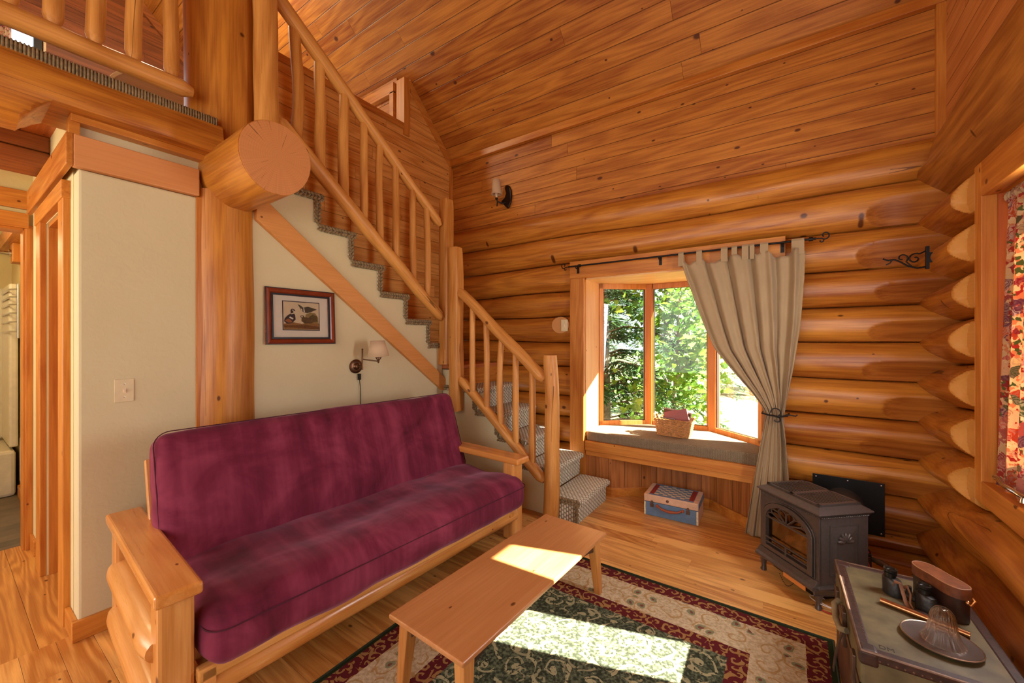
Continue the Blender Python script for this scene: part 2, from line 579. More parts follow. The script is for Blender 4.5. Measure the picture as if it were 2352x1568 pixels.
def rug_mat(hx, hy):
    t = NT('oriental_rug_pile')
    co = t.coord()
    s = t.sep(co)
    def scroll(scale, thick, turns, seed):
        v = t.vmath('ADD', t.vmath('MULTIPLY', co, (scale, scale, 0.0)), (seed, seed * 1.7, 0))
        dn = t.new('ShaderNodeTexNoise')
        t.link(v, dn.inputs['Vector']); dn.inputs['Scale'].default_value = 1.3
        v2 = t.vmath('ADD', v, t.vmath('MULTIPLY', t.vmath('SUBTRACT', dn.outputs['Color'], (0.5, 0.5, 0.5)), (0.5, 0.5, 0)))
        vo = t.vor(v2, 1.0, rand=0.75)
        d = t.vmath('SUBTRACT', v2, vo.outputs['Position'])
        ds = t.sep(d)
        r = t.vmath('LENGTH', t.comb(ds[0], ds[1], 0.0))
        cc = t.sep(vo.outputs['Color'])
        sg = t.math('MULTIPLY_ADD', t.math('GREATER_THAN', cc[0], 0.5), 2.0, -1.0)
        an = t.math('MULTIPLY', t.math('DIVIDE', t.math('ARCTAN2', ds[1], ds[0]), 2 * PI), sg)
        ph = t.math('FRACT', t.math('ADD', t.math('ADD', an, t.math('MULTIPLY', t.math('POWER', r, 0.75), turns)), cc[1]))
        band = t.math('ABSOLUTE', t.math('SUBTRACT', ph, 0.5))
        m = t.math('LESS_THAN', band, thick)
        return m, r, cc
    fz = t.noise(co, 260, 2)
    spk = t.noise(co, 70, 3)
    sc, rr, _c = scroll(5.2, 0.085, 2.6, 3.1)
    sc2, r2, _c = scroll(11.0, 0.11, 1.6, 7.7)
    petal = t.math('LESS_THAN', rr, 0.10)
    green = t.ramp(spk, [(0.40, lin('#34382C')), (0.50, lin('#484E3C')), (0.62, lin('#686E56'))])
    cream = t.ramp(spk, [(0.35, lin('#B09A78')), (0.65, lin('#D0BE9C'))])
    leaf = t.math('MULTIPLY', sc2, t.math('GREATER_THAN', t.noise(co, 6.0, 2), 0.52))
    mask = t.math('MAXIMUM', t.math('MAXIMUM', sc, t.math('MULTIPLY', leaf, 0.7)), petal)
    mask = t.math('MULTIPLY', mask, t.math('GREATER_THAN', spk, 0.40))
    field = t.mix(mask, green, lin('#A49C78'))
    vine, rv, cv_ = scroll(9.0, 0.075, 1.7, 1.3)
    cb = t.mix(t.math('MULTIPLY', vine, 0.75), cream, lin('#A8824A'))
    flo = t.math('MULTIPLY', t.math('LESS_THAN', rv, 0.20), t.math('GREATER_THAN', cv_[2], 0.72))
    cb = t.mix(t.math('MULTIPLY', flo, 0.8), cb, lin('#6E7A5C'))
    cb = t.mix(t.math('MULTIPLY', t.math('MULTIPLY', t.math('LESS_THAN', rv, 0.09), t.math('GREATER_THAN', cv_[2], 0.72)), 0.9), cb, lin('#7A4438'))
    lace, rl, _c = scroll(17.0, 0.16, 1.4, 5.9)
    red = t.mix(t.math('MULTIPLY', lace, 0.8), lin('#5E2226'), lin('#A8824C'))
    gedge = lin('#2C3620')
    dx = t.math('SUBTRACT', hx, t.math('ABSOLUTE', s[0]))
    dy = t.math('SUBTRACT', hy, t.math('ABSOLUTE', s[1]))
    d = t.math('ADD', t.math('MINIMUM', dx, dy), t.math('MULTIPLY', t.math('SUBTRACT', fz, 0.5), 0.006))
    c = t.mix(t.math('GREATER_THAN', d, 0.026), gedge, red)
    c = t.mix(t.math('GREATER_THAN', d, 0.115), c, cb)
    c = t.mix(t.math('GREATER_THAN', d, 0.335), c, red)
    c = t.mix(t.math('GREATER_THAN', d, 0.420), c, field)
    t.set(color=c, rough=0.97, spec=0.05)
    t.bump(fz, 0.5, 0.004)
    return t.m

def floral_mat():
    t = NT('floral_chintz')
    co = t.coord()
    dn = t.new('ShaderNodeTexNoise')
    t.link(co, dn.inputs['Vector']); dn.inputs['Scale'].default_value = 9
    v = t.vmath('ADD', co, t.vmath('MULTIPLY', t.vmath('SUBTRACT', dn.outputs['Color'], (0.5, 0.5, 0.5)), (0.05, 0.05, 0.05)))
    dn2 = t.new('ShaderNodeTexNoise')
    t.link(co, dn2.inputs['Vector']); dn2.inputs['Scale'].default_value = 45
    v = t.vmath('ADD', v, t.vmath('MULTIPLY', t.vmath('SUBTRACT', dn2.outputs['Color'], (0.5, 0.5, 0.5)), (0.03, 0.03, 0.03)))
    vo = t.vor(v, 18.0)
    cs = t.sep(vo.outputs['Color'])
    base = t.ramp(cs[0], [(0.0, lin('#CDAE80')), (0.16, lin('#5E6038')), (0.26, lin('#9E2C30')), (0.42, lin('#CC7C6C')), (0.56, lin('#BC5028')), (0.72, lin('#D8B088')), (0.84, lin('#764052')), (0.92, lin('#B85E54'))], 'CONSTANT')
    dv = t.vmath('SUBTRACT', v, vo.outputs['Position'])
    ds = t.sep(dv)
    ang = t.math('ARCTAN2', ds[2], ds[1])
    pet = t.math('SINE', t.math('ADD', t.math('MULTIPLY', ang, 2.0), t.math('MULTIPLY', vo.outputs['Distance'], 34.0)))
    base = t.mix(t.math('MULTIPLY', t.math('MULTIPLY_ADD', pet, 0.5, 0.5), 0.55), base, t.mix(cs[1], lin('#6E2630'), lin('#F0DCC0')))
    vo2 = t.vor(v, 60.0)
    c2 = t.ramp(t.sep(vo2.outputs['Color'])[1], [(0.0, lin('#D4B48C')), (0.35, lin('#C88860')), (0.6, lin('#A83E34')), (0.78, lin('#646A3A')), (0.88, lin('#D8BC98'))], 'CONSTANT')
    col = t.mix(t.math('GREATER_THAN', t.noise(co, 16, 3), 0.52), base, c2)
    t.set(color=col, rough=0.9, spec=0.1)
    tr = t.new('ShaderNodeBsdfTranslucent')
    t.link(col, tr.inputs[0])
    mx = t.new('ShaderNodeMixShader')
    mx.inputs[0].default_value = 0.3
    t.link(t.b.outputs[0], mx.inputs[1]); t.link(tr.outputs[0], mx.inputs[2])
    t.link(mx.outputs[0], t.out.inputs[0])
    return t.m
floral = floral_mat()

def cloth_mat(name, c1, c2, trans=0.15, sc=400):
    t = NT(name)
    co = t.coord()
    n = t.noise(co, 6, 3)
    col = t.mix(n, lin(c1), lin(c2))
    t.set(color=col, rough=0.85, spec=0.15, sheen=0.2)
    t.bump(t.noise(co, sc, 1), 0.1, 0.001)
    tr = t.new('ShaderNodeBsdfTranslucent')
    t.link(col, tr.inputs[0])
    mx = t.new('ShaderNodeMixShader')
    mx.inputs[0].default_value = trans
    t.link(t.b.outputs[0], mx.inputs[1]); t.link(tr.outputs[0], mx.inputs[2])
    t.link(mx.outputs[0], t.out.inputs[0])
    return t.m
tan_cloth = cloth_mat('tan_cotton', '#AE9470', '#9C8260', 0.1)

def glass_mat(name, tint=(1, 1, 1, 1), rough=0.0, refl=0.06):
    t = NT(name)
    tr = t.new('ShaderNodeBsdfTransparent'); tr.inputs[0].default_value = tint
    gl = t.new('ShaderNodeBsdfGlossy'); gl.inputs['Roughness'].default_value = rough
    lw = t.new('ShaderNodeLayerWeight'); lw.inputs[0].default_value = 0.25
    f = t.math('MULTIPLY_ADD', lw.outputs['Fresnel'], 0.6, refl * 0.5, clamp=True)
    mx = t.new('ShaderNodeMixShader')
    t.link(f, mx.inputs[0]); t.link(tr.outputs[0], mx.inputs[1]); t.link(gl.outputs[0], mx.inputs[2])
    t.link(mx.outputs[0], t.out.inputs[0])
    return t.m
pane_m = glass_mat('window_glass', refl=0.02)
smoke_glass = glass_mat('stove_glass', (0.75, 0.62, 0.5, 1), 0.02, 0.15)

# ================================================================== SHELL
YB = 3.78      # panelled part of the window wall
XL = -3.55     # panelled wall beside the upper stairs
XP = -2.93     # plaster wall under the upper stairs
XR = 0.84      # panelled part of the wall on the right
def ceil_z(y):
    return 3.77 + 0.98 * (YB - y)

# floor (one slab with a straight joint to the wider boards of the hall)
mb = MB(); mb.box((-3.0, -3.0, -0.12), (1.3, 4.6, 0.0))
struct(mb.build('floor', floor_m))
mb = MB(); mb.box((-4.62, -3.0, -0.12), (-3.0, 1.3, 0.0))
struct(mb.build('floor', hall_m))

def wall_log(axis, a0, a1, c, jlo, jhi, depth, bulge, parent, mat, seed, clamp=None, step=0.04, n=40, lump=0.010, power=2.7, fine=None):
    """log lying along 'x' or 'y'. c: position of its room-side face; jlo, jhi: functions giving the joint height below and
    above; the room is on the negative side. The face is a flattened bulge, the back is round."""
    mb = MB()
    rs = []
    cuts = []
    aa = [a0]
    while aa[-1] < a1 - 1e-6:
        st = step
        if fine and fine[0] <= aa[-1] <= fine[1]:
            st = fine[2]
        aa.append(min(a1, aa[-1] + st))
    for a in aa:
        z0, z1 = jlo(a), jhi(a)
        zc = (z0 + z1) / 2
        h = (z1 - z0) / 2 - 0.0015
        p_ = power(a) if callable(power) else power
        b_ = bulge(a) if callable(bulge) else bulge
        ring = []
        row = []
        nf = n * 3 // 4
        for j in range(nf + 1):                       # face, from the lower joint to the upper
            sN = -1 + 2 * j / nf
            sN = math.copysign(abs(sN) ** 0.75, sN)
            ls = noise.noise(Vector((a * 0.9, sN * 0.9 + seed * 3.3, seed)))
            d2 = -b_ * abs(sN + 0.10 * noise.noise(Vector((a * 0.6, seed, 2.0)))) ** p_ + lump * ls * (1 - abs(sN)) * 1.6
            if abs(sN) > 0.97:
                d2 -= 0.02
            cf = 0.0
            if clamp:
                d3 = clamp(a, sN, d2, seed)
                cf = max(0.0, min(1.0, (d2 - d3) / 0.004))
                d2 = d3
            ring.append((a, c - d2, zc + h * sN))
            row.append(cf)
        nb = n - nf
        for j in range(1, nb):                        # round back
            t = PI * j / nb
            ring.append((a, c + b_ + 0.02 + depth * math.sin(t), zc + h * math.cos(t)))
            row.append(0.0)
        if axis == 'y':
            ring = [(q[1], q[0], q[2]) for q in ring]
        rs.append(ring)
        cuts.append(row)
    if axis == 'x':
        rs = [list(reversed(q)) for q in rs]
        cuts = [list(reversed(q)) for q in cuts]
    mb.rings(rs)
    o = mb.build('log', mat, parent, smooth=28)
    at = o.data.attributes.new('cut', 'FLOAT', 'POINT')
    flat = [v for row in cuts for v in row]
    at.data.foreach_set('value', flat + [0.0] * (len(o.data.vertices) - len(flat)))
    return o

def scoop_back(a, sN, d2, seed):
    """axe-cut flat on the lower half of each log where it meets the corner"""
    rs = random.Random(int(seed * 97) + 5)
    st = 0.38 + rs.uniform(-0.07, 0.10)
    up = rs.uniform(-0.05, 0.22)
    if a < st:
        return d2
    s = min(1.0, (a - st) / 0.22)
    s = math.sqrt(1 - (1 - s) ** 2)
    lim = (1 - s) * 0.075 - s * 0.075 * (up + 0.12 - sN)
    return min(d2, lim)

zb = [-0.16, 0.05, 0.19, 0.43, 0.70, 0.935, 1.22, 1.485, 1.75, 2.00, 2.29, 2.575, 2.85]
def jb(i):
    def f(a):
        w = 0.012 if 0 < i < 12 else 0
        # the window head is a straight cut
        return zb[i] + w * noise.noise(Vector((a * 0.8, i * 7.3, 0))) * 2
    return f
# wall behind: panels above the logs
mb = MB()
mb.prism([(-7.05, 2.62), (1.10, 2.62), (1.10, 3.80), (-7.05, 3.80)], 'y', YB, YB + 0.12)
wall_back = struct(mb.build('wall_back', panel_x))
for i in range(len(zb) - 1):
    zc = (zb[i] + zb[i + 1]) / 2
    if zc > 2.27:
        last = i == len(zb) - 2
        wall_log('x', -3.62, 1.15, 3.68 if not last else 3.70, jb(i), jb(i + 1), 0.10, 0.085, wall_back, log_xc, i + 0.3, scoop_back if not last else None, fine=(0.25, 0.72, 0.012), lump=0.014)
    else:
        wall_log('x', -3.62, -1.815, 3.68, jb(i), jb(i + 1), 0.10, 0.085, wall_back, log_x, i + 0.3, None)
        wall_log('x', -0.035, 1.15, 3.68, jb(i), jb(i + 1), 0.10, 0.085, wall_back, log_xc, i + 0.6, scoop_back, fine=(0.25, 0.72, 0.012))

# right wall: logs, a very large top log, boards above
mb = MB()
mb.prism([(-3.0, 2.6), (3.95, 2.6), (3.95, ceil_z(YB) - 0.15), (0.8, ceil_z(0.8)), (-3.0, ceil_z(0.8) - 0.98 * 3.8)], 'x', XR, XR + 0.12)
wall_right = struct(mb.build('wall_right', wood('panel_boards_right', '#D08A4A', '#B0662A', 'Y', plank=('Z', 0.137, 2.3, 0.004), knots=0.6, rough=0.5)))
# joint heights at the near end of the wall and at the corner, where the courses interlock with the wall behind
zr = [-0.15, 0.12, 0.40, 0.68, 0.90, 1.15, 1.40, 1.63, 1.87, 2.11, 2.36]
zk = [-0.22, 0.02, 0.31, 0.565, 0.815, 1.08, 1.35, 1.62, 1.875, 2.145, 2.42]
def jr(i):
    def f(a):
        t = max(0.0, min(1.0, (a - 2.75) / 0.85))
        return zr[i] + (zk[i] - zr[i]) * t + 0.016 * noise.noise(Vector((a * 0.8, i * 5.1, 3))) * (1 - t)
    return f
def flat_casing(a, sN, d2, seed):
    edge = 3.17 - 0.11 * abs(sN) ** 2
    if 2.60 < a < edge:
        return min(d2, 0.01 - 0.064 * min(1.0, (edge - a) / 0.055))
    return d2
def rpow(a):
    t = max(0.0, min(1.0, (a - 3.05) / 0.45))
    return 2.3 - 0.55 * t
def rbul(a):
    t = max(0.0, min(1.0, (a - 3.05) / 0.5))
    return 0.105 + 0.05 * t
for i in range(len(zr) - 1):
    zc = (zr[i] + zr[i + 1]) / 2
    if 0.74 < zc < 2.3:
        wall_log('y', 3.0, 4.05, 0.72, jr(i), jr(i + 1), 0.10, rbul, wall_right, log_yc, i + 9.3, flat_casing, power=rpow, fine=(2.99, 3.2, 0.012), step=0.03)
        wall_log('y', -3.0, 1.42, 0.72, jr(i), jr(i + 1), 0.10, 0.10, wall_right, log_y, i + 9.6, None)
    else:
        wall_log('y', -3.0, 4.05, 0.71, jr(i), jr(i + 1), 0.10, rbul if zc > 0.3 else 0.12, wall_right, log_y, i + 9.3, None, lump=0.02, power=rpow)
def bigj0(a): return jr(10)(a)
def bigj1(a): return 2.93 - 0.10 * max(0.0, min(1.0, (a - 2.6) / 1.0))
def big_face(a, sN, d2, seed):
    # rough chopped end near the corner, knot hollow
    d = math.hypot((a - 3.28) / 0.07, (sN - 0.55) / 0.16)
    if d < 1:
        d2 -= 0.035 * (1 - d)
    if a > 3.30 and sN > 0.1:
        d2 = min(d2, 0.02 - 0.10 * (a - 3.30) / 0.5 - 0.09 * (sN - 0.1))
    return d2
wall_log('y', -3.0, 4.05, 0.69, bigj0, bigj1, 0.12, 0.17, wall_right, log_yd, 21.7, big_face, lump=0.035, power=2.0, n=56, fine=(3.15, 3.75, 0.012))

# trims of the two panelled walls
mb = MB(); mb.box((XL, 3.735, 3.70), (XR, 3.80, 3.775))
struct(mb.build('trim_1', trim_xm, bevel=0.004))
mb = MB(); mb.box((XR - 0.045, 3.738, 2.75), (XR + 0.01, 3.79, 3.70))
struct(mb.build('trim_2', trim_zm, bevel=0.004))
mb = MB(); mb.box((XL - 0.01, 3.74, 1.3), (XL + 0.025, 3.80, 3.70))
struct(mb.build('trim_3', trim_zm, bevel=0.004))

# ceiling: one slope rising from the window wall to the ridge, and the slope behind the camera
th = 0.12
mb = MB()
mb.prism([(YB + 0.25, ceil_z(YB + 0.25)), (0.8, ceil_z(0.8)), (0.8, ceil_z(0.8) + th), (YB + 0.25, ceil_z(YB + 0.25) + th)], 'x', -7.1, 1.1)
struct(mb.build('ceiling', panel_ceil))
mb = MB()
mb.prism([(0.8, ceil_z(0.8)), (-3.1, ceil_z(0.8) - 0.98 * 3.9), (-3.1, ceil_z(0.8) - 0.98 * 3.9 + th), (0.8, ceil_z(0.8) + th)], 'x', -7.1, 1.1)
struct(mb.build('ceiling', panel_ceil))

# rear wall behind the camera with two openings made to let fill light in
mb = MB()
y0, y1 = -3.12, -3.0
for lo, hi in [((-7.1, 0.0), (-3.0, 4.0)), ((0.4, 0.0), (1.1, 4.0)), ((-3.0, 0.0), (0.4, 0.6)), ((-3.0, 3.2), (0.4, 3.5)), ((-3.0, 3.5), (-2.5, 4.0)), ((-0.1, 3.5), (0.4, 4.0))]:
    mb.box((lo[0], y0, lo[1]), (hi[0], y1, hi[1]))
struct(mb.build('wall_rear', log_x))

# ------------------------------------------------------------------ left side: panelled wall behind the upper stairs
mb = MB()
mb.prism([(1.20, 0.0), (YB, 0.0), (YB, ceil_z(YB)), (3.13, ceil_z(3.13)), (3.03, ceil_z(3.13)), (3.03, 3.87), (1.20, 3.87)], 'x', XL - 0.10, XL)
wall_left = struct(mb.build('wall_left', panel_y))
mb = MB()
mb.box((XL - 0.125, 1.18, 3.86), (XL + 0.018, 3.0, 3.925))
struct(mb.build('trim_4', trim_ym, bevel=0.004))
mb = MB()
mb.box((XL - 0.13, 3.0, 3.80), (XL + 0.02, 3.085, 4.44))
struct(mb.build('trim_5', trim_zm, bevel=0.004))
# sloping trim under the ceiling
mb = MB()
a, b = 3.78, 3.085
mb.prism([(a, ceil_z(a) - 0.11), (a, ceil_z(a) - 0.0), (b, ceil_z(b) - 0.0), (b, ceil_z(b) - 0.11)], 'x', XL, XL + 0.025)
struct(mb.build('trim_6', trim_ym, bevel=0.003))
# short dropped frame of boards behind the half wall
mb = MB()
mb.prism([(3.08, ceil_z(3.08) - 0.02), (3.08, 3.80), (3.02, 3.80), (3.02, ceil_z(3.02) - 0.02)], 'x', -4.45, XL - 0.13)
struct(mb.build('trim_7', panel_x))
mb = MB()
mb.box((-4.5, 2.97, 4.30), (XL - 0.13, 3.03, 4.42))
mb.box((XL - 0.20, 2.97, 3.8), (XL - 0.13, 3.03, 4.32))
struct(mb.build('trim_8', trim_xm, bevel=0.004))

# plaster wall under the stairs
def sy(k): return 2.83 - 0.28 * (k - 2)      # nose of upper step k
def sz(k): return 1.70 + 0.2265 * (k - 2)    # its height
LZ = 1.25                                     # landing
poly = [(0.42, 0.0), (2.99, 0.0), (2.99, LZ - 0.05), (sy(1) - 0.03 if sy(1) < 2.99 else 2.99, LZ - 0.05)]
poly = [(0.42, 0.0), (2.99, 0.0), (2.99, sz(1) - 0.05)]
for k in range(2, 8):
    poly += [(sy(k) - 0.025, sz(k - 1) - 0.05), (sy(k) - 0.025, sz(k) - 0.05)]
poly += [(1.22, sz(7) - 0.05), (1.22, 2.36), (0.42, 2.36)]
mb = MB()
mb.prism(poly, 'x', XP - 0.12, XP)
wall_stair = struct(mb.build('wall_stair', plaster, bevel=0.012))
# plaster above the big header board
mb = MB(); mb.box((XP - 0.12, 0.43, 2.36), (XP - 0.03, 1.0, 2.76))
struct(mb.build('wall_stair', plaster))
# closet wall (faces the camera side) with its door opening
mb = MB()
mb.box((-3.24, 0.42, 0.0), (XP - 0.12, 0.54, 2.36))
mb.box((-4.62, 0.42, 2.24), (-3.24, 0.54, 2.36))
mb.box((-4.62, 0.42, 2.36), (XP - 0.13, 0.54, 2.76))
mb.box((-4.62, 0.42, 0.0), (-3.90, 0.54, 2.24))
struct(mb.build('wall_closet', plaster_g))
# lower flight: plaster side wall
def lx(k): return -1.37 - 0.2675 * (k - 1)    # nose of lower step k (6 = landing)
def lz(k): return 0.20 + 0.21 * (k - 1)
poly = [(XP - 0.05, 0.0), (-1.70, 0.0), (-1.70, lz(1) - 0.05)]
for k in range(2, 7):
    poly += [(lx(k) - 0.03, lz(k - 1) - 0.05), (lx(k) - 0.03, lz(k) - 0.05)]
poly += [(XP - 0.05, lz(6) - 0.05)]
mb = MB()
mb.prism(poly, 'y', 3.0, 3.10)
struct(mb.build('wall_stair', plaster, bevel=0.01))

# header boards wrapping the plaster corner
mb = MB()
mb.box((XP - 0.02, 0.40, 2.362), (XP + 0.03, 0.915, 2.52))
struct(mb.build('trim_9', wood('header_board', '#D49058', '#C07C40', 'Y', knots=0.2, ring=0.5, grain=0.5), bevel=0.005))
mb = MB()
mb.box((-4.30, 0.375, 2.362), (XP + 0.03, 0.40, 2.52))
struct(mb.build('trim_10', trim_xm, bevel=0.004))
mb = MB()
mb.box((XP - 0.03, 0.39, 2.58), (XP + 0.035, 1.0, 2.615))
mb.box((XP - 0.03, 0.385, 2.52), (XP + 0.02, 0.425, 2.60))
struct(mb.build('trim_11', trim_ym, bevel=0.003))
# upright strip beside the log post
mb = MB(); mb.box((XP - 0.01, 0.905, 0.0), (XP + 0.012, 0.935, 2.36))
struct(mb.build('trim_12', trim_zm, bevel=0.003))
# diagonal stringer board on the plaster
mb = MB()
p = [(1.235, 2.305), (1.235, 2.49), (1.345, 2.405), (2.98, 1.09), (2.98, 0.985)]
p = [(1.225, 2.335), (1.36, 2.41), (1.40, 2.38), (3.005, 1.105), (3.005, 0.985)]
mb.prism([(1.225, 2.30), (1.225, 2.44), (1.29, 2.44), (3.005, 1.105), (3.005, 0.99), (2.96, 0.99)], 'x', XP - 0.01, XP + 0.035)
struct(mb.build('trim_13', wood('stringer_board', '#D4904C', '#BC7834', 'Y', knots=1.0, grain=0.5), bevel=0.004))
# baseboards
mb = MB(); mb.box((XP - 0.005, 0.396, 0), (XP + 0.02, 2.99, 0.10))
struct(mb.build('baseboard_left', trim_ym, bevel=0.004))
mb = MB(); mb.box((-3.12, 0.398, 0), (XP - 0.006, 0.42, 0.10))
struct(mb.build('baseboard_closet', trim_xm, bevel=0.004))

# ------------------------------------------------------------------ closet door opening (door_1)
mb = MB()
mb.box((-3.26, 0.392, 0.0), (-3.12, 0.425, 2.30))
d1 = struct(mb.build('door_1', trim_zm, bevel=0.004), 'varnished pine closet door frame beside the plaster corner')
MB().box((-4.06, 0.392, 0.0), (-3.90, 0.425, 2.30)).build('casing', trim_zm, d1, bevel=0.004)
MB().box((-4.065, 0.386, 2.245), (-3.115, 0.425, 2.34)).build('casing', trim_xm, d1, bevel=0.004)
MB().box((-3.91, 0.43, 0.0), (-3.89, 0.62, 2.24)).build('jamb', trim_zm, d1)
MB().box((-3.26, 0.43, 0.0), (-3.24, 0.62, 2.24)).build('jamb', trim_zm, d1)
MB().box((-3.90, 0.43, 2.22), (-3.25, 0.62, 2.24)).build('jamb', trim_xm, d1)
mb = MB(); mb.box((-3.885, 0.56, 0.01), (-3.265, 0.60, 2.22))
slab = mb.build('door_leaf', wood('closet_door_wood', '#B4682C', '#7E4014', 'Z', knots=1.2), d1, bevel=0.004)
mb = MB(); mb.lathe([(0.0, 0), (0.022, 0.0), (0.028, 0.02), (0.018, 0.04), (0, 0.045)], (0, 0, 0), 12, M=Matrix.Translation((-3.40, 0.56, 0.72)) @ Matrix.Rotation(PI / 2, 4, 'X'))
mb.build('knob', black_metal, slab, smooth=True)
# closet behind
mb = MB(); mb.box((-4.7, 1.16, 0), (-3.0, 1.2, 2.7)); mb.box((-4.74, 0.5, 0), (-4.7, 1.2, 2.7))
struct(mb.build('wall_closet', plaster_g))

# ------------------------------------------------------------------ bathroom wall and doorway (door_2)
mb = MB()
mb.box((-4.62, 0.395, 0.0), (-4.50, 0.45, 2.76))
mb.box((-4.62, -0.62, 2.30), (-4.50, 0.395, 2.76))
mb.box((-4.62, -1.3, 0.0), (-4.50, -0.62, 2.76)); mb.box((-4.62, -3.0, 0.0), (-4.50, -2.7, 2.76)); mb.box((-4.62, -2.7, 0.0), (-4.50, -1.3, 0.85)); mb.box((-4.62, -2.7, 2.25), (-4.50, -1.3, 2.76))  # opening in the near part is cut for the added fill lamp
struct(mb.build('wall_bath', plaster_g))
mb = MB(); mb.box((-4.50, 0.385, 0.0), (-4.475, 0.42, 2.32))
d2 = struct(mb.build('door_2', trim_zm, bevel=0.004), 'pine framed doorway into the yellow lit bathroom')
MB().box((-4.64, 0.375, 0.0), (-4.49, 0.396, 2.30)).build('jamb', trim_zm, d2)
MB().box((-4.50, -0.72, 2.295), (-4.46, 0.40, 2.40)).build('casing', trim_ym, d2, bevel=0.004)
MB().box((-4.64, -0.62, 2.28), (-4.49, 0.378, 2.30)).build('jamb', trim_ym, d2)
mb = MB(); mb.box((-4.50, -2.9, 2.43), (-4.46, 0.405, 2.56))
struct(mb.build('trim_14', trim_ym, bevel=0.004))
mb = MB(); mb.box((-4.50, 0.405, 0), (-4.30, 0.42, 0.11))
struct(mb.build('baseboard_hall', trim_ym, bevel=0.003))
# bathroom shell
mb = MB(); mb.box((-6.95, -1.6, -0.12), (-4.62, 0.5, 0.0))
slate = NT('slate_tiles')
sc_ = slate.sep(slate.coord())
rw = slate.math('FLOOR', slate.math('DIVIDE', sc_[0], 0.13))
wn_ = slate.new('ShaderNodeTexWhiteNoise', noise_dimensions='1D'); slate.link(rw, wn_.inputs['W'])
nn = slate.noise(slate.coord(), 9, 5)
slate.set(color=slate.mix(slate.math('ADD', slate.math('MULTIPLY', nn, 0.6), slate.math('MULTIPLY', wn_.outputs[0], 0.4)), lin('#3E3A36'), lin('#8E7E66')), rough=0.6)
struct(mb.build('floor', slate.m))
mb = MB(); mb.box((-6.95, 0.50, 0), (-4.62, 0.58, 2.7)); mb.box((-7.0, -1.6, 0), (-6.92, 0.58, 2.7)); mb.box((-6.95, -1.68, 0), (-4.62, -1.6, 2.7))
struct(mb.build('wall_bath', plaster_g))
mb = MB(); mb.box((-6.1, 0.475, 0), (-4.64, 0.50, 0.11))
struct(mb.build('baseboard_bath', trim_xm, bevel=0.003))
mb = MB(); mb.box((-6.9, 0.40, 2.42), (-4.62, 0.50, 2.56))
struct(mb.build('trim_15', trim_xm))

# bathtub with its moulded surround
tub = thing('bathtub', 'cream bathtub with moulded surround behind the bathroom doorway', 'bathtub', (-6.5, -0.3, 0))
mb = MB()
mb.box((-6.90, -1.55, 0.0), (-6.14, 0.47, 0.44))
mb.build('tub_body', tubwhite, tub, bevel=0.03)
mb = MB(); mb.box((-6.90, 0.43, 0.46), (-6.20, 0.49, 2.05)); mb.box((-6.915, -1.5, 0.46), (-6.88, 0.45, 2.05))
mb.build('surround', tubwhite, tub, bevel=0.02)
# towel rack
rk = thing('towel_rack', 'chrome multi-bar towel rack on the bathroom wall', 'towel rack', (-5.5, 0.47, 1.6))
for z in (1.97, 1.90, 1.83, 1.75, 1.67, 1.58):
    mb = MB(); mb.tube([(-6.75, 0.46, z), (-6.65, 0.42, z), (-5.95, 0.42, z), (-5.85, 0.46, z)], 0.008, 8)
    mb.build('bar', steel, rk, smooth=True)
for x in (-5.85, -6.75):
    mb = MB(); mb.tube([(x, 0.46, 1.52), (x, 0.46, 2.02)], 0.008, 8)
    mb.build('upright', steel, rk, smooth=True)
cr = thing('curtain_rod_holder', 'chrome shower rod end on a square wooden block in the bathroom', 'shower rod', (-5.75, 0.47, 2.3))
MB().box((-6.2, 0.44, 2.24), (-6.02, 0.50, 2.42)).build('block', trim_zm, cr, bevel=0.004)
mb = MB(); mb.tube([(-6.11, 0.46, 2.33), (-6.11, 0.34, 2.33), (-6.11, -1.5, 2.33)], 0.014, 10); mb.lathe([(0.0, 0), (0.035, 0.0), (0.035, 0.015), (0.0, 0.02)], M=Matrix.Translation((-6.11, 0.44, 2.33)) @ Matrix.Rotation(PI / 2, 4, 'X'))
mb.build('rod', steel, cr, smooth=True)
ht = thing('wall_heater', 'small white wall heater low on the bathroom wall', 'heater', (-5.0, 0.47, 0.4))
MB().box((-5.75, 0.46, 0.22), (-5.50, 0.50, 0.62)).build('housing', tubwhite, ht, bevel=0.008)

# ------------------------------------------------------------------ loft: deck, beams, carpet
mb = MB(); mb.box((-7.0, -3.0, 2.745), (-3.06, 1.22, 2.79))
deck = struct(mb.build('ceiling_hall', wood('hall_ceiling_boards', '#B8622A', '#84400F', 'X', plank=('Y', 0.15, 3, 0.004), knots=0.6)), None)
deck.name = 'ceiling_hall'
mb = MB(); mb.box((-7.0, -3.0, 2.79), (-2.90, 1.22, 2.835))
struct(mb.build('floor', carpet))
bm_ = thing('hall_beam', 'dark stacked square beam under the hall ceiling', 'beam', (-3.9, -1, 2.5))
MB().box((-3.98, -3.0, 2.545), (-3.74, 0.42, 2.645)).build('beam_lower', dark_y, bm_, bevel=0.01)
MB().box((-3.98, -3.0, 2.65), (-3.74, 0.42, 2.745)).build('beam_upper', dark_y, bm_, bevel=0.01)
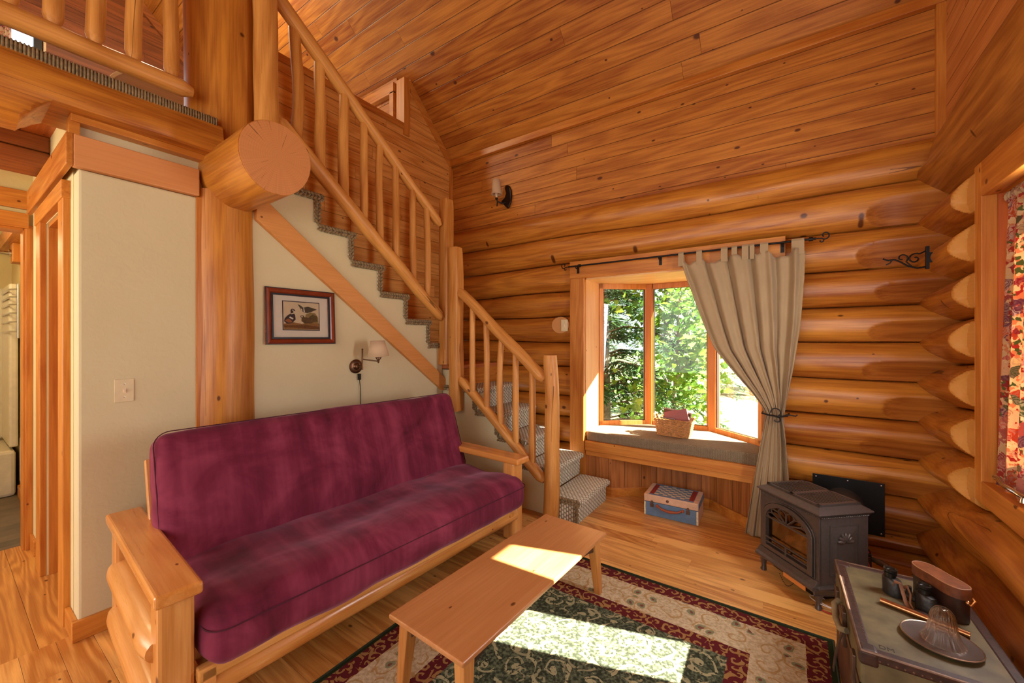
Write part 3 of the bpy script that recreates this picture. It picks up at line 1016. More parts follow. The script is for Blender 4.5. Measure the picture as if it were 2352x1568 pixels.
# loft edge log
def free_log(p0, p1, r0, r1, name, mat, parent, seed, n=36, lump=0.01, k=None, sx=1.0, sy=1.0, shape=None, caps=True, smooth=30, fn=None):
    """log in its own frame: local z along it"""
    M = axis_matrix(p0, p1)
    L = (Vector(p1) - Vector(p0)).length
    k = k or max(3, int(L / 0.06))
    mb = MB(); rs = []
    for i in range(k + 1):
        z = L * i / k
        r = r0 + (r1 - r0) * i / k
        ox = noise.noise(Vector((z * 1.1, seed, 0))) * lump
        oy = noise.noise(Vector((z * 1.1, seed, 9))) * lump
        ring = []
        for j in range(n):
            t = 2 * PI * j / n
            rr = r + noise.noise(Vector((z * 1.6, math.cos(t) * 1.4 + seed, math.sin(t) * 1.4))) * lump
            e = 1.0
            q = min(z, L - z)
            if shape == 'round' and q < r * 0.5:
                e = 0.72 + 0.28 * math.sqrt(max(0, 1 - (1 - q / (r * 0.5)) ** 2))
            pt = (ox + rr * e * math.cos(t) * sx, oy + rr * e * math.sin(t) * sy, z)
            ring.append(fn(pt) if fn else pt)
        rs.append(ring)
    mb.rings(rs, caps=caps)
    return mb.build(name, mat, parent, smooth=smooth, M=M)

def loft_cut(p):
    x, y, z = p
    w = z - 3.0                                  # position along the loft edge
    lim = -0.30
    if w > 0.20:
        lim = -0.30 + 0.225 * min(1.0, (w - 0.20) / 0.12) ** 0.5
    return (x, min(0.095, max(lim, y)), z)
o = free_log((-2.985, -3.0, 2.69), (-2.985, 1.0, 2.69), 0.195, 0.195, 'loft_edge_log', log_z, None, 3.3, lump=0.016, n=48, k=130, fn=loft_cut)
tag(o, 'big varnished log carrying the edge of the loft floor', 'log beam')
mb = MB()
mb.box((-3.1, -3.0, 2.775), (-2.825, 0.98, 2.828))
for i in range(160):
    y = -1.0 + i * 0.0124
    mb.ball((-2.822, y, 2.799), (0.012, 0.0072, 0.034), 8, 5)
o = mb.build('loft_carpet_edge', braid_m, None, smooth=True)
tag(o, 'braided sisal carpet edge binding along the top of the loft log', 'carpet')

# log post with the cross log resting on it
post = thing('log_post', 'thick round log post rising beside the plaster wall and stairs', 'log post', (-3.08, 1.07, 0))
free_log((-3.07, 1.07, 0.0), (-3.07, 1.07, 2.42), 0.215, 0.205, 'lower_post', log_z, post, 5.1, lump=0.008)
free_log((-3.04, 1.085, 2.60), (-3.04, 1.085, 6.0), 0.200, 0.195, 'upper_post', log_z, post, 6.4, lump=0.008)

endgrain = NT('log_end_grain')
s_ = endgrain.sep(endgrain.coord())
ra = endgrain.vmath('LENGTH', endgrain.comb(s_[0], s_[1], 0.0))
an = endgrain.math('ARCTAN2', s_[1], s_[0])
rg = endgrain.math('SINE', endgrain.math('MULTIPLY', endgrain.math('ADD', ra, endgrain.math('MULTIPLY', endgrain.noise(endgrain.coord(), 5, 2), 0.03)), 520.0))
crk = endgrain.noise(endgrain.comb(endgrain.math('MULTIPLY', an, 9.0), endgrain.math('MULTIPLY', ra, 1.5), 0.0), 1.6, 3, 0.6)
ck = endgrain.math('MULTIPLY', endgrain.math('GREATER_THAN', crk, 0.66), endgrain.math('GREATER_THAN', ra, 0.02))
rad = endgrain.noise(endgrain.comb(endgrain.math('MULTIPLY', an, 26.0), endgrain.math('MULTIPLY', ra, 2.0), 0.0), 1.5, 3, 0.6)
cl = endgrain.mix(endgrain.math('ADD', endgrain.math('MULTIPLY', rg, 0.05), endgrain.math('MULTIPLY', rad, 0.7), clamp=True), lin('#DA9458'), lin('#A8602C'))
cl = endgrain.mix(endgrain.math('MULTIPLY', ck, 0.75), cl, lin('#4A2208'))
endgrain.set(color=cl, rough=0.5)
endgrain.bump(endgrain.math('SUBTRACT', 1.0, ck), 0.4, 0.01)
# cross log: D-shaped section
beam = thing('cross_log', 'massive log end with cracked growth rings resting on the log post', 'log beam', (-2.9, 1.12, 2.54))
prof = []
for j in range(40):
    t = 2 * PI * j / 40
    r = 0.192 * (1 + 0.035 * math.sin(2 * t + 0.6) + 0.02 * math.sin(3 * t))
    y, z = r * math.cos(t), r * 1.10 * math.sin(t)
    z = max(z, -0.205)
    if y < 0:
        # sawn facet on the lower left side
        lim = (y + 0.235) * -1.0
        z = max(z, -0.33 - y * 0.9 - 0.0) if z < -0.12 else z
    prof.append((y, z))
def beam_mesh(x0, x1, k):
    mb = MB(); rs = []
    for i in range(k + 1):
        x = x0 + (x1 - x0) * i / k
        rs.append([(x, 1.12 + a * (1 + 0.02 * noise.noise(Vector((x * 2, a * 5, 1)))), 2.535 + b * (1 + 0.02 * noise.noise(Vector((x * 2, b * 5, 2))))) for a, b in prof])
    mb.rings(rs)
    return mb
beam_mesh(-6.9, -2.40, 60).build('log_body', log_x, beam, smooth=50)
Me = Matrix(((0, 0, 1, -2.400), (1, 0, 0, 1.13), (0, 1, 0, 2.545), (0, 0, 0, 1)))
mb = MB()
mb.prism([(a * 0.985 - 0.01, b * 0.985 - 0.01) for a, b in prof], 'z', 0, 0.004)
mb.build('end_grain', endgrain.m, beam, M=Me)

# loft back wall with a window, a curtain and a headboard
mb = MB()
zt = 5.02
mb.prism([(0.95, 2.8), (3.9, 2.8), (3.9, ceil_z(3.9)), (0.95, ceil_z(0.95))], 'x', -7.1, -7.0)
mb.box((-7.1, 0.68, 2.8), (-7.0, 0.95, 6.5))
mb.box((-7.1, -0.4, zt), (-7.0, 0.68, 6.6))
mb.box((-7.1, -3.0, 2.8), (-7.0, -0.4, 6.4))
mb.box((-7.1, -0.4, 2.8), (-7.0, 0.68, 3.9))
wl = struct(mb.build('wall_loft', dark_panel))
mb = MB(); mb.prism([(3.7, ceil_z(3.7) - 0.13), (3.7, ceil_z(3.7)), (0.8, ceil_z(0.8)), (0.8, ceil_z(0.8) - 0.13)], 'x', -7.0, -6.96)
struct(mb.build('trim_16', dark_y))
fr = MB(); fr.box((-7.04, 0.66, 3.9), (-6.97, 0.72, zt + 0.03))
w2 = struct(fr.build('window_2', black_metal), 'narrow bright loft window seen under the railing')
MB().box((-6.99, 0.73, 3.9), (-6.97, 0.75, zt)).build('frame', cream_pl, w2)
MB().box((-7.04, -0.4, zt - 0.02), (-6.97, 0.68, zt + 0.03)).build('frame', black_metal, w2)
MB().box((-7.06, -0.4, 3.9), (-7.055, 0.66, zt)).build('pane', pane_m, w2)
mb = MB(); mb.grid(lambda u, v: (-6.93 + 0.03 * math.sin(u * 30), 0.10 + u * 0.40, 3.9 + v * 1.05), 60, 4)
o = mb.build('loft_curtain', floral, None, smooth=True)
tag(o, 'dark patterned curtain at the loft window, top left corner', 'curtain')
hb = thing('headboard', 'pale curved wooden headboard standing in the loft by the post', 'headboard', (-4.6, 1.1, 2.85))
mb = MB()
pts = [(0.78, 2.85)] + [(0.78 + 0.30 * (1 - math.cos(t)), 3.40 + 0.42 * math.sin(t)) for t in [i * PI / 2 / 10 for i in range(11)]] + [(1.5, 3.82), (1.5, 2.85)]
mb.prism(pts, 'x', -4.64, -4.60)
mb.build('panel', wood('headboard_veneer', '#B89A7C', '#A08064', 'Y', knots=0), hb, bevel=0.006)
mb = MB(); mb.tube([(-4.59, a, b) for a, b in pts[1:-1]], 0.014, 8)
mb.build('edge_strip', cream_pl, hb, smooth=True)

# ================================================================== STAIRS
stair = thing('staircase', 'L-shaped staircase with woven carpet treads beside the window wall', 'staircase', (-2.2, 3.3, 0))
def round_step(x_nose, x_back, y0, y1, z, zlow, axis):
    """carpeted tread with rolled nose and the riser below it. axis x: climbs towards -x; axis y: climbs towards -y"""
    R = 0.028
    prof = [(x_back, z)]
    for i in range(7):
        a = PI / 2 - PI * i / 6
        prof.append((x_nose - R + R * math.cos(a) , z - R + R * math.sin(a)))
    prof += [(x_nose - 0.040, z - 2 * R - 0.004), (x_nose - 0.045, zlow), (x_nose - 0.075 if zlow > 0 else x_back, zlow), (x_nose - 0.075 if zlow > 0 else x_back, z - 0.05), (x_back, z - 0.05)]
    mb = MB()
    if axis == 'x':
        mb.prism(prof, 'y', y0, y1)
    else:
        mb.prism(prof, 'x', y0, y1)
    return mb
def braid(mb, pts, face, r=0.021, step=0.026):
    """twisted sisal binding along a polyline; face 'x' or 'y' = the plane it lies on"""
    for a, b in zip(pts[:-1], pts[1:]):
        a = Vector(a); b = Vector(b)
        L = (b - a).length
        d = (b - a) / L
        n = max(1, int(L / step))
        ang = math.atan2(d.z, d.y if face == 'x' else d.x)
        for i in range(n):
            p = a + d * (i + 0.5) * L / n
            for s in (-1, 1):
                if face == 'x':
                    M = Matrix.Rotation(ang, 4, 'X') @ Matrix.Rotation(0.6 * s, 4, 'X')
                    q = p + (Matrix.Rotation(ang, 3, 'X') @ Vector((0, 0, 0.013 * s)))
                    mb.ball(q, (0.012, 0.020, 0.0115), 8, 5, M=M)
                else:
                    M = Matrix.Rotation(-ang, 4, 'Y') @ Matrix.Rotation(-0.6 * s, 4, 'Y')
                    q = p + (Matrix.Rotation(-ang, 3, 'Y') @ Vector((0, 0, 0.013 * s)))
                    mb.ball(q, (0.020, 0.012, 0.0115), 8, 5, M=M)
    return mb
YS0, YS1 = 2.985, 3.60
for k in range(1, 6):
    st = round_step(lx(k), lx(k + 1) - 0.03, YS0, YS1, lz(k), lz(k - 1) if k > 1 else 0.0, 'x').build('carpeted_step', carpet, stair, smooth=30)
    b = MB()
    zl = lz(k - 1) if k > 1 else 0.0
    braid(b, [(lx(k) - 0.055, YS0 - 0.006, zl + 0.0), (lx(k) - 0.055, YS0 - 0.006, lz(k) - 0.045)], 'y')
    braid(b, [(lx(k) - 0.02, YS0 - 0.006, lz(k) - 0.027), (lx(k + 1) - 0.05, YS0 - 0.006, lz(k) - 0.027)], 'y')
    b.build('braided_edge', braid_m, st, smooth=True)
# wooden landing with board edges
MB().box((-3.55, 2.985, LZ - 0.04), (lx(6), 3.70, LZ)).build('landing_board', wood('landing_wood', '#C87F50', '#A85A30', 'Y', knots=0.6), stair, bevel=0.004)
MB().box((lx(6) - 0.055, 2.985, lz(5)), (lx(6) - 0.03, 3.70, LZ - 0.04)).build('landing_riser', trim_ym, stair, bevel=0.003)
# carpet side strip seen at the landing corner
b = MB(); braid(b, [(-2.93, YS0 - 0.006, LZ - 0.21 - 0.02), (-2.66, YS0 - 0.006, LZ - 0.21 - 0.02)], 'y')
b.build('braided_edge', braid_m, stair, smooth=True)
for k in range(1, 8):
    mb = MB()
    R = 0.028
    yn, z = sy(k), sz(k)
    zl = sz(k - 1) if k > 1 else LZ
    yb = sy(k + 1) - 0.03 if k < 7 else 1.23
    prof = [(yb, z)]
    for i in range(7):
        a = PI / 2 - PI * i / 6
        prof.append((yn - R + R * math.cos(a), z - R + R * math.sin(a)))
    prof += [(yn - 0.040, z - 2 * R - 0.004), (yn - 0.045, zl), (yn - 0.075, zl), (yn - 0.075, z - 0.05), (yb, z - 0.05)]
    mb.prism(prof, 'x', XL, XP + 0.01)
    st = mb.build('carpeted_step', carpet, stair, smooth=30)
    b = MB()
    braid(b, [(XP + 0.015, yn - 0.055, zl), (XP + 0.015, yn - 0.055, z - 0.045)], 'x')
    braid(b, [(XP + 0.015, yn - 0.01, z - 0.027), (XP + 0.015, yb - 0.02, z - 0.027)], 'x')
    b.build('braided_edge', braid_m, st, smooth=True)

# ------------------------------------------------------------------ pole railings
def pole(name, p0, p1, r, parent, seed, n=14, lump=0.008, shape='round', r1=None, flats=False):
    M = axis_matrix(p0, p1)
    L = (Vector(p1) - Vector(p0)).length
    k = max(4, int(L / 0.05))
    mb = MB(); rs = []
    rr_ = random.Random(int(seed * 1000))
    bend = rr_.uniform(-1, 1) * lump * 1.4
    bend2 = rr_.uniform(-1, 1) * lump * 1.4
    for i in range(k + 1):
        z = L * i / k
        rad = r + ((r1 or r) - r) * i / k
        w = math.sin(PI * i / k)
        ox = bend * w + noise.noise(Vector((z * 2.3, seed, 0))) * lump * 1.5
        oy = bend2 * w + noise.noise(Vector((z * 2.3, seed, 9))) * lump * 1.5
        q = min(z, L - z)
        e = 1.0
        if shape == 'round' and q < rad:
            e = 0.55 + 0.45 * min(1, q / rad) ** 0.6
        if shape == 'post' and z > L - 0.02:
            e = 0.95
        ring = []
        for j in range(n):
            t = 2 * PI * j / n
            a = rad * e * (1 + 0.06 * noise.noise(Vector((z * 3, math.cos(t) * 2 + seed, math.sin(t) * 2))))
            if flats:
                a /= max(abs(math.cos(t)), abs(math.sin(t)), 0.80) / 0.93
            ring.append((ox + a * math.cos(t), oy + a * math.sin(t), z))
        rs.append(ring)
    mb.rings(rs)
    return mb.build(name, pole_z, parent, smooth=40, M=M)

# lower railing
lr = thing('stair_railing', 'peeled pole railing of the lower flight with two upright posts', 'railing', (-1.64, 2.94, 0), group=None)
pole('newel_post', (-1.640, 2.94, 0.0), (-1.640, 2.94, 1.375), 0.066, lr, 1.1, 18, 0.012, 'post', 0.058)
pole('newel_post', (-2.695, 2.93, 0.81), (-2.695, 2.93, 2.405), 0.062, lr, 2.7, 18, 0.006, 'post', 0.058, flats=True)
pole('handrail', (-2.655, 2.935, 1.985), (-1.690, 2.935, 1.165), 0.047, lr, 3.2, 16, 0.006, 'round', 0.050)
pole('bottom_rail', (-2.64, 2.935, 1.13), (-1.690, 2.935, 0.315), 0.044, lr, 4.9, 16, 0.006, 'round', 0.048)
for i, X in enumerate((-2.475, -2.315, -2.145, -1.985, -1.815)):
    zt_ = 1.985 - (X + 2.655) * 0.85 - 0.03
    zb_ = 1.13 - (X + 2.64) * 0.857 + 0.02
    pole('baluster', (X, 2.935, zb_), (X, 2.935, zt_), 0.030, lr, 6.3 + i, 12, 0.007, 'plain', 0.027)
# bolts on the short post
for z in (0.90, 1.02):
    mb = MB(); mb.lathe([(0, 0), (0.012, 0), (0.012, 0.012), (0, 0.014)], M=Matrix.Translation((-2.735, 2.872, z)) @ Matrix.Rotation(PI / 2, 4, 'X'), n=8)
    mb.build('bolt', steel, lr, smooth=True)

# upper railing
XU = -2.88
ur = thing('stair_railing', 'peeled pole railing climbing the upper flight with eight balusters', 'railing', (XU, 2.97, 1.26))
pole('newel_post', (XU, 2.985, 1.255), (XU, 2.985, 2.925), 0.068, ur, 11.1, 18, 0.006, 'post', 0.062, flats=True)
pole('newel_post', (-2.80, 1.245, 2.70), (-2.80, 1.245, 4.6), 0.070, ur, 12.4, 18, 0.010, 'post', 0.072)
sl = (3.80 - 2.675) / (1.36 - 2.87)
def top_z(y): return 2.675 + sl * (y - 2.87)
pole('handrail', (XU, 2.90, top_z(2.90)), (XU + 0.03, 1.22, top_z(1.22)), 0.044, ur, 13.3, 16, 0.005, 'round', 0.050)
sl2 = (2.955 - 1.735) / (1.36 - 2.90)
def bot_z(y): return 1.735 + sl2 * (y - 2.90)
pole('bottom_rail', (XU, 2.93, bot_z(2.93)), (XU + 0.03, 1.31, bot_z(1.31)), 0.050, ur, 14.7, 16, 0.006, 'round', 0.056)
for i, y in enumerate((1.465, 1.648, 1.84, 2.02, 2.18, 2.345, 2.54, 2.72)):
    r = 0.040 if i < 3 else 0.032
    pole('baluster', (XU + 0.005, y, bot_z(y) + 0.03), (XU + 0.005, y, top_z(y) - 0.02), r, ur, 16.3 + i * 1.7, 12, 0.010 if i < 3 else 0.007, 'plain', r * 0.95)

# loft railing
XF = -2.85
lf = thing('loft_railing', 'peeled pole railing along the loft edge, top left', 'railing', (XF, 0.4, 2.83))
pole('bottom_rail', (XF, -2.6, 2.945), (XF, 0.865, 2.935), 0.055, lf, 31.2, 18, 0.006, 'round', 0.046)
pole('handrail', (XF, -2.6, 3.80), (XF, 0.9, 3.80), 0.05, lf, 33.2, 16, 0.006)
for i, y in enumerate((-0.35, -0.20, -0.05, 0.085, 0.20, 0.325, 0.462, 0.615, 0.765)):
    pole('baluster', (XF, y, 2.965), (XF, y, 3.78), 0.036, lf, 35.3 + i * 1.3, 12, 0.010, 'round', 0.034)

# ================================================================== BAY WINDOW
# plan of the bay, room side
bx0, bx1 = -1.66, -0.18
A = Vector((bx0, 4.04)); B = Vector((-1.235, 4.38)); Cc = Vector((-0.62, 4.38)); D = Vector((bx1, 4.02))
zs, zh = 0.61, 2.10
w1 = struct(MB().box((-1.815, 3.655, 0.0), (-1.665, 3.72, 2.115)).build('window_1', trim_zm, bevel=0.004), 'three-sided bay window with pine frames beside the tan curtain')
MB().box((-1.815, 3.650, 2.115), (-0.02, 3.72, 2.285)).build('casing', trim_xm, w1, bevel=0.004)
MB().box((-0.175, 3.655, 0.0), (-0.03, 3.72, 2.115)).build('casing', trim_zm, w1, bevel=0.004)
jamb_m = wood('jamb_wood', '#DDA468', '#C4844A', 'Z', knots=0.2, ring=0.6, grain=0.7)
MB().box((bx0 - 0.02, 3.70, 0.55), (bx0, 4.10, 2.13)).build('jamb', jamb_m, w1)
MB().box((bx1, 3.70, 0.55), (bx1 + 0.02, 4.08, 2.13)).build('jamb', jamb_m, w1)
# soffit and sill of the bay
def bay_poly(off=0.0):
    return [(bx0 - off, 3.70), (bx1 + off, 3.70), (D.x + off, D.y), (Cc.x + off, Cc.y + off), (B.x - off, B.y + off), (A.x - off, A.y)]
MB().prism(bay_poly(0.12), 'z', zh + 0.0, zh + 0.10).build('soffit', wood('soffit_board', '#E2B478', '#CC9450', 'X', knots=0.1), w1)
MB().prism(bay_poly(0.12), 'z', 0.42, 0.51).build('sill', trim_xm, w1)
def bay_side(P, Q, name):
    d = (Q - P); L = d.length; d = d / L
    nrm = Vector((-d.y, d.x))
    M = Matrix(((d.x, nrm.x, 0, P.x), (d.y, nrm.y, 0, P.y), (0, 0, 1, 0), (0, 0, 0, 1)))
    w = 0.045
    mb = MB()
    mb.box((0.0, -0.01, zs - 0.02), (L, 0.05, zs + 0.035)); mb.box((0.0, -0.01, zh - 0.055), (L, 0.05, zh))
    mb.box((0.0, -0.01, zs), (w, 0.05, zh)); mb.box((L - w, -0.01, zs), (L, 0.05, zh))
    f = mb.build(name, wood('sash_wood', '#D8954E', '#BC7030', 'Z', knots=0.1), w1, bevel=0.004, M=M)
    MB().box((w, 0.028, zs + 0.03), (L - w, 0.032, zh - 0.05)).build('pane', pane_m, f, M=M)
    mb = MB()
    t = 0.008
    mb.box((w, 0.005, zs + 0.03), (w + t, 0.03, zh - 0.05)); mb.box((L - w - t, 0.005, zs + 0.03), (L - w, 0.03, zh - 0.05))
    mb.box((w, 0.005, zs + 0.03), (L - w, 0.03, zs + 0.03 + t)); mb.box((w, 0.005, zh - 0.05 - t), (L - w, 0.03, zh - 0.05))
    mb.build('gasket', dark_wood, f, M=M)
bay_side(A, B, 'sash'); bay_side(B, Cc, 'sash'); bay_side(Cc, D, 'sash')
mull = wood('mullion_wood', '#CF8438', '#B06420', 'Z', knots=0.1)
for P in (B, Cc):
    mb = MB(); mb.box((P.x - 0.035, P.y - 0.03, zs - 0.02), (P.x + 0.035, P.y + 0.05, zh))
    mb.build('mullion', mull, w1, bevel=0.006)
# outside walls of the bay
mb = MB()
mb.box((-3.9, 3.98, 0.0), (bx0 - 0.02, 4.06, 3.9)); mb.box((bx1 + 0.02, 3.98, 0.0), (1.2, 4.06, 3.9)); mb.box((bx0 - 0.02, 3.98, 2.2), (bx1 + 0.02, 4.06, 3.9))
mb.box((-7.1, 3.98, 0.0), (-3.9, 4.06, 3.9))
struct(mb.build('wall_back', log_x)).name = 'wall_back_outside'
mb = MB()
off = 0.14
pl = bay_poly(0.12)
mb.prism([(bx0 - 0.2, 4.07), (bx1 + 0.2, 4.07), (D.x + 0.2, D.y + 0.06), (Cc.x + 0.1, Cc.y + 0.16), (B.x - 0.1, B.y + 0.16), (A.x - 0.2, A.y + 0.06)], 'z', zh + 0.10, zh + 0.20)
struct(mb.build('roof_bay', dark_wood)).name = 'trim_17'
# window seat: fascia boards, planked knee wall below
seat = thing('window_seat', 'built-in pine window seat under the bay window', 'window seat', (-0.92, 3.8, 0))
MB().box((bx0, 3.675, 0.415), (bx1 + 0.02, 3.705, 0.508)).build('fascia', trim_xm, seat, bevel=0.003)
MB().box((bx0, 3.69, 0.365), (bx1 + 0.02, 3.715, 0.415)).build('fascia', trim_xm, seat, bevel=0.003)
base = [(-1.665, 3.71), (-1.40, 3.71), (-1.10, 3.95), (-0.58, 3.95), (-0.20, 3.66), (0.0, 3.66), (0.0, 4.1), (-1.665, 4.1)]
MB().prism(base, 'z', 0.0, 0.42).build('knee_wall', panel_v, seat)
bb = [(-1.665, 3.695), (-1.395, 3.695), (-1.095, 3.935), (-0.585, 3.935), (-0.20, 3.64), (0.0, 3.64), (0.0, 3.70), (-0.19, 3.70), (-0.57, 3.99), (-1.11, 3.99), (-1.41, 3.75), (-1.665, 3.75)]
MB().prism(bb, 'z', 0.0, 0.085).build('kick_board', trim_xm, seat, bevel=0.003)
# cushion
mb = MB()
cp = [(bx0 + 0.005, 3.69), (bx1 - 0.005, 3.69), (D.x - 0.01, D.y - 0.03), (Cc.x, Cc.y - 0.02), (B.x, B.y - 0.02), (A.x + 0.01, A.y - 0.03)]
mb.prism(cp, 'z', 0.508, 0.606)
o = mb.build('seat_cushion', cushion_m, None, bevel=0.018, seg=3)
tag(o, 'grey brown upholstered cushion on the window seat', 'cushion')

# curtain rod
rod = thing('curtain_rod', 'black wrought iron curtain rod with scroll ends over the bay window', 'curtain rod', (-0.85, 3.58, 2.22))
mb = MB(); mb.tube([(-1.80, 3.59, 2.225), (0.16, 3.59, 2.225)], 0.008, 10)
for x in (-1.68, 0.13):
    mb.tube([(x - 0.012, 3.59, 2.225), (x + 0.012, 3.59, 2.225)], 0.015, 10)
mb.build('pole', iron, rod, smooth=True)
def scroll(c, r, turns, s, up, n=22):
    pts = []
    for i in range(n):
        a = turns * 2 * PI * i / (n - 1)
        rr = r * (1 - 0.65 * i / (n - 1))
        pts.append((c[0] + s * (rr * math.sin(a) + 0.0), c[1], c[2] + up * (r - rr * math.cos(a)) - 0.0))
    return pts
for s, x in ((-1, -1.80), (1, 0.16)):
    mb = MB(); mb.tube([(x, 3.59, 2.225), (x + s * 0.03, 3.59, 2.222)] + scroll((x + s * 0.05, 3.59, 2.215), 0.028, 0.9, s, 1), 0.0045, 6)
    mb.tube(scroll((x + s * 0.03, 3.59, 2.222), 0.016, 0.85, s, -1, 14), 0.004, 6)
    mb.build('finial', iron, rod, smooth=True)
for x in (-1.72, -0.93, -0.04):
    mb = MB(); mb.tube([(x, 3.66, 2.205), (x, 3.60, 2.205), (x, 3.59, 2.217)], 0.005, 6); mb.box((x - 0.012, 3.645, 2.16), (x + 0.012, 3.655, 2.23))
    mb.build('bracket', iron, rod, smooth=True)

# tan curtain
def lerp(tab, z):
    for (z0, a), (z1, b) in zip(tab[:-1], tab[1:]):
        if z <= z0 and z >= z1:
            t = (z0 - z) / (z0 - z1)
            return a + (b - a) * t
    return tab[-1][1] if z < tab[-1][0] else tab[0][1]
Ltab = [(2.20, -0.765), (2.0, -0.70), (1.8, -0.635), (1.6, -0.565), (1.43, -0.496), (1.25, -0.36), (1.10, -0.235), (1.0, -0.165), (0.945, -0.140), (0.90, -0.150), (0.75, -0.175), (0.5, -0.215), (0.25, -0.25), (0.0, -0.285)]
Rtab = [(2.20, 0.105), (1.94, 0.098), (1.6, 0.075), (1.3, 0.035), (1.1, 0.0), (0.95, -0.03), (0.90, -0.028), (0.75, -0.012), (0.5, 0.005), (0.0, 0.03)]
tabs = [0.0, 0.17, 0.355, 0.46, 0.55, 0.68, 1.0]
tabx = [(-0.765, 0.045), (-0.625, 0.045), (-0.445, 0.05), (-0.37, 0.04), (-0.30, 0.055), (-0.255, 0.04), (-0.18, 0.055), (0.015, 0.08)]
def cur(u, v):
    # v 0 top .. 1 bottom
    z = 2.165 - 2.155 * v
    xl, xr = lerp(Ltab, z), lerp(Rtab, z)
    x = xl + (xr - xl) * u
    # sagging top hem between the tabs
    if v < 0.12:
        xs = [a + b / 2 for a, b in tabx]
        dd = min(abs(x - q) for q in xs)
        z -= (1 - v / 0.12) * min(0.045, 0.9 * max(0, dd - 0.02))
    wd = max(0.12, xr - xl)
    tie = math.exp(-((z - 0.945) / 0.10) ** 2)
    amp = 0.030 * (1 - 0.45 * tie)
    ph = 3 * math.sin(2.2 * u + 0.8)
    f = math.sin(2 * PI * 5.5 * (u ** 0.8) + 0.4 + ph * 0.2) * 0.7 + 0.45 * math.sin(2 * PI * 11 * u + 1.0 + 2 * v) + 0.3 * noise.noise(Vector((u * 6, v * 3, 1)))
    flat = 1.0
    if u < 0.35 and z > 1.2:
        flat = 0.35 + 0.65 * (u / 0.35)
    y = 3.575 - f * amp * flat - 0.02 * tie
    x += 0.008 * math.cos(2 * PI * 5.5 * u + 0.6) * (1 - tie)
    return (x, y, z)
ct = thing('tan_curtain', 'tan tab-top curtain tied back beside the bay window', 'curtain', (-0.1, 3.57, 0))
mb = MB(); mb.grid(cur, 150, 90)
mb.build('cloth', tan_cloth, ct, smooth=True, solid=0.003)
for x, w in tabx:
    mb = MB()
    mb.box((x, 3.562, 2.12), (x + w * 0.95, 3.568, 2.222)); mb.box((x, 3.604, 2.12), (x + w * 0.95, 3.608, 2.222))
    mb.prism([(3.562, 2.222), (3.572, 2.238), (3.596, 2.240), (3.608, 2.222), (3.604, 2.222), (3.594, 2.235), (3.574, 2.234), (3.568, 2.222)], 'x', x, x + w * 0.95)
    mb.build('tab', tan_cloth, ct, bevel=0.001)
tb = thing('curtain_tieback', 'black wrought iron scroll holding the tan curtain back', 'curtain tieback', (-0.09, 3.55, 0.95))
mb = MB()
mb.tube([(-0.165, 3.60, 0.955), (-0.165, 3.53, 0.955), (-0.12, 3.50, 0.95), (-0.06, 3.50, 0.945), (-0.01, 3.53, 0.95), (0.0, 3.62, 0.955)], 0.006, 8)
mb.tube([(-0.10, 3.50, 0.948)] + [(-0.08 + 0.03 * math.sin(a), 3.49, 0.975 - 0.03 * math.cos(a)) for a in [i * 0.45 for i in range(12)]], 0.0045, 6)
mb.tube([(-0.08, 3.50, 0.945)] + [(-0.07 + 0.018 * math.sin(a), 3.49, 0.925 + 0.018 * math.cos(a)) for a in [i * 0.5 for i in range(10)]], 0.0045, 6)
mb.tube([(-0.05, 3.50, 0.945), (-0.01, 3.49, 0.965), (0.04, 3.49, 0.960), (0.05, 3.49, 0.972)], 0.0045, 6)
mb.build('scroll', iron, tb, smooth=True)

# ================================================================== SIDE WINDOW (window_3) with floral curtains
wy0, wy1, wz0, wz1 = 1.55, 2.93, 0.81, 2.205
w3 = struct(MB().box((0.775, 2.925, 0.70), (0.83, 3.012, 2.375)).build('window_3', trim_zm, bevel=0.004), 'pine framed side window with floral curtains, right edge')
MB().box((0.775, 1.43, 2.205), (0.83, 2.925, 2.375)).build('casing', trim_ym, w3, bevel=0.004)
MB().box((0.775, 1.43, 0.70), (0.83, 1.53, 2.375)).build('casing', trim_zm, w3, bevel=0.004)
MB().box((0.775, 1.53, 0.70), (0.83, 2.925, 0.81)).build('casing', trim_ym, w3, bevel=0.004)
MB().box((0.79, wy1, wz0 - 0.01), (1.10, wy1 + 0.02, wz1 + 0.01)).build('jamb', wood('reveal_wood', '#C4662E', '#A84C1C', 'Z', knots=0.3), w3)
MB().box((0.79, wy0 - 0.02, wz0), (1.10, wy0, wz1)).build('jamb', jamb_m, w3)
MB().box((0.79, wy0, wz1 + 0.004), (1.10, wy1, wz1 + 0.02)).build('jamb', trim_ym, w3)
MB().box((0.79, wy0, wz0 - 0.02), (1.10, wy1, wz0 - 0.004)).build('sill', trim_ym, w3)
mb = MB()
for y in (wy0, (wy0 + wy1) / 2 - 0.6, wy1 - 0.04):
    mb.box((0.95, y, wz0), (1.0, y + 0.04, wz1))
mb.box((0.95, wy0, wz0), (1.0, wy1, 1.03)); mb.box((0.95, wy0, wz1 - 0.05), (1.0, wy1, wz1))
mb.build('sash', trim_ym, w3, bevel=0.004)
MB().box((0.972, wy0 + 0.03, 1.02), (0.976, wy1 - 0.03, wz1 - 0.04)).build('pane', pane_m, w3)
mb = MB()
mb.lathe([(0, 0), (0.016, 0.0), (0.012, 0.02), (0, 0.022)], (0.80, 2.56, 0.83), 10)
mb.tube([(0.80, 2.56, 0.85), (0.78, 2.60, 0.862), (0.775, 2.68, 0.862), (0.78, 2.74, 0.875), (0.785, 2.785, 0.868)], [0.010, 0.010, 0.009, 0.010, 0.013], 10)
mb.build('crank_handle', steel, w3, smooth=True)
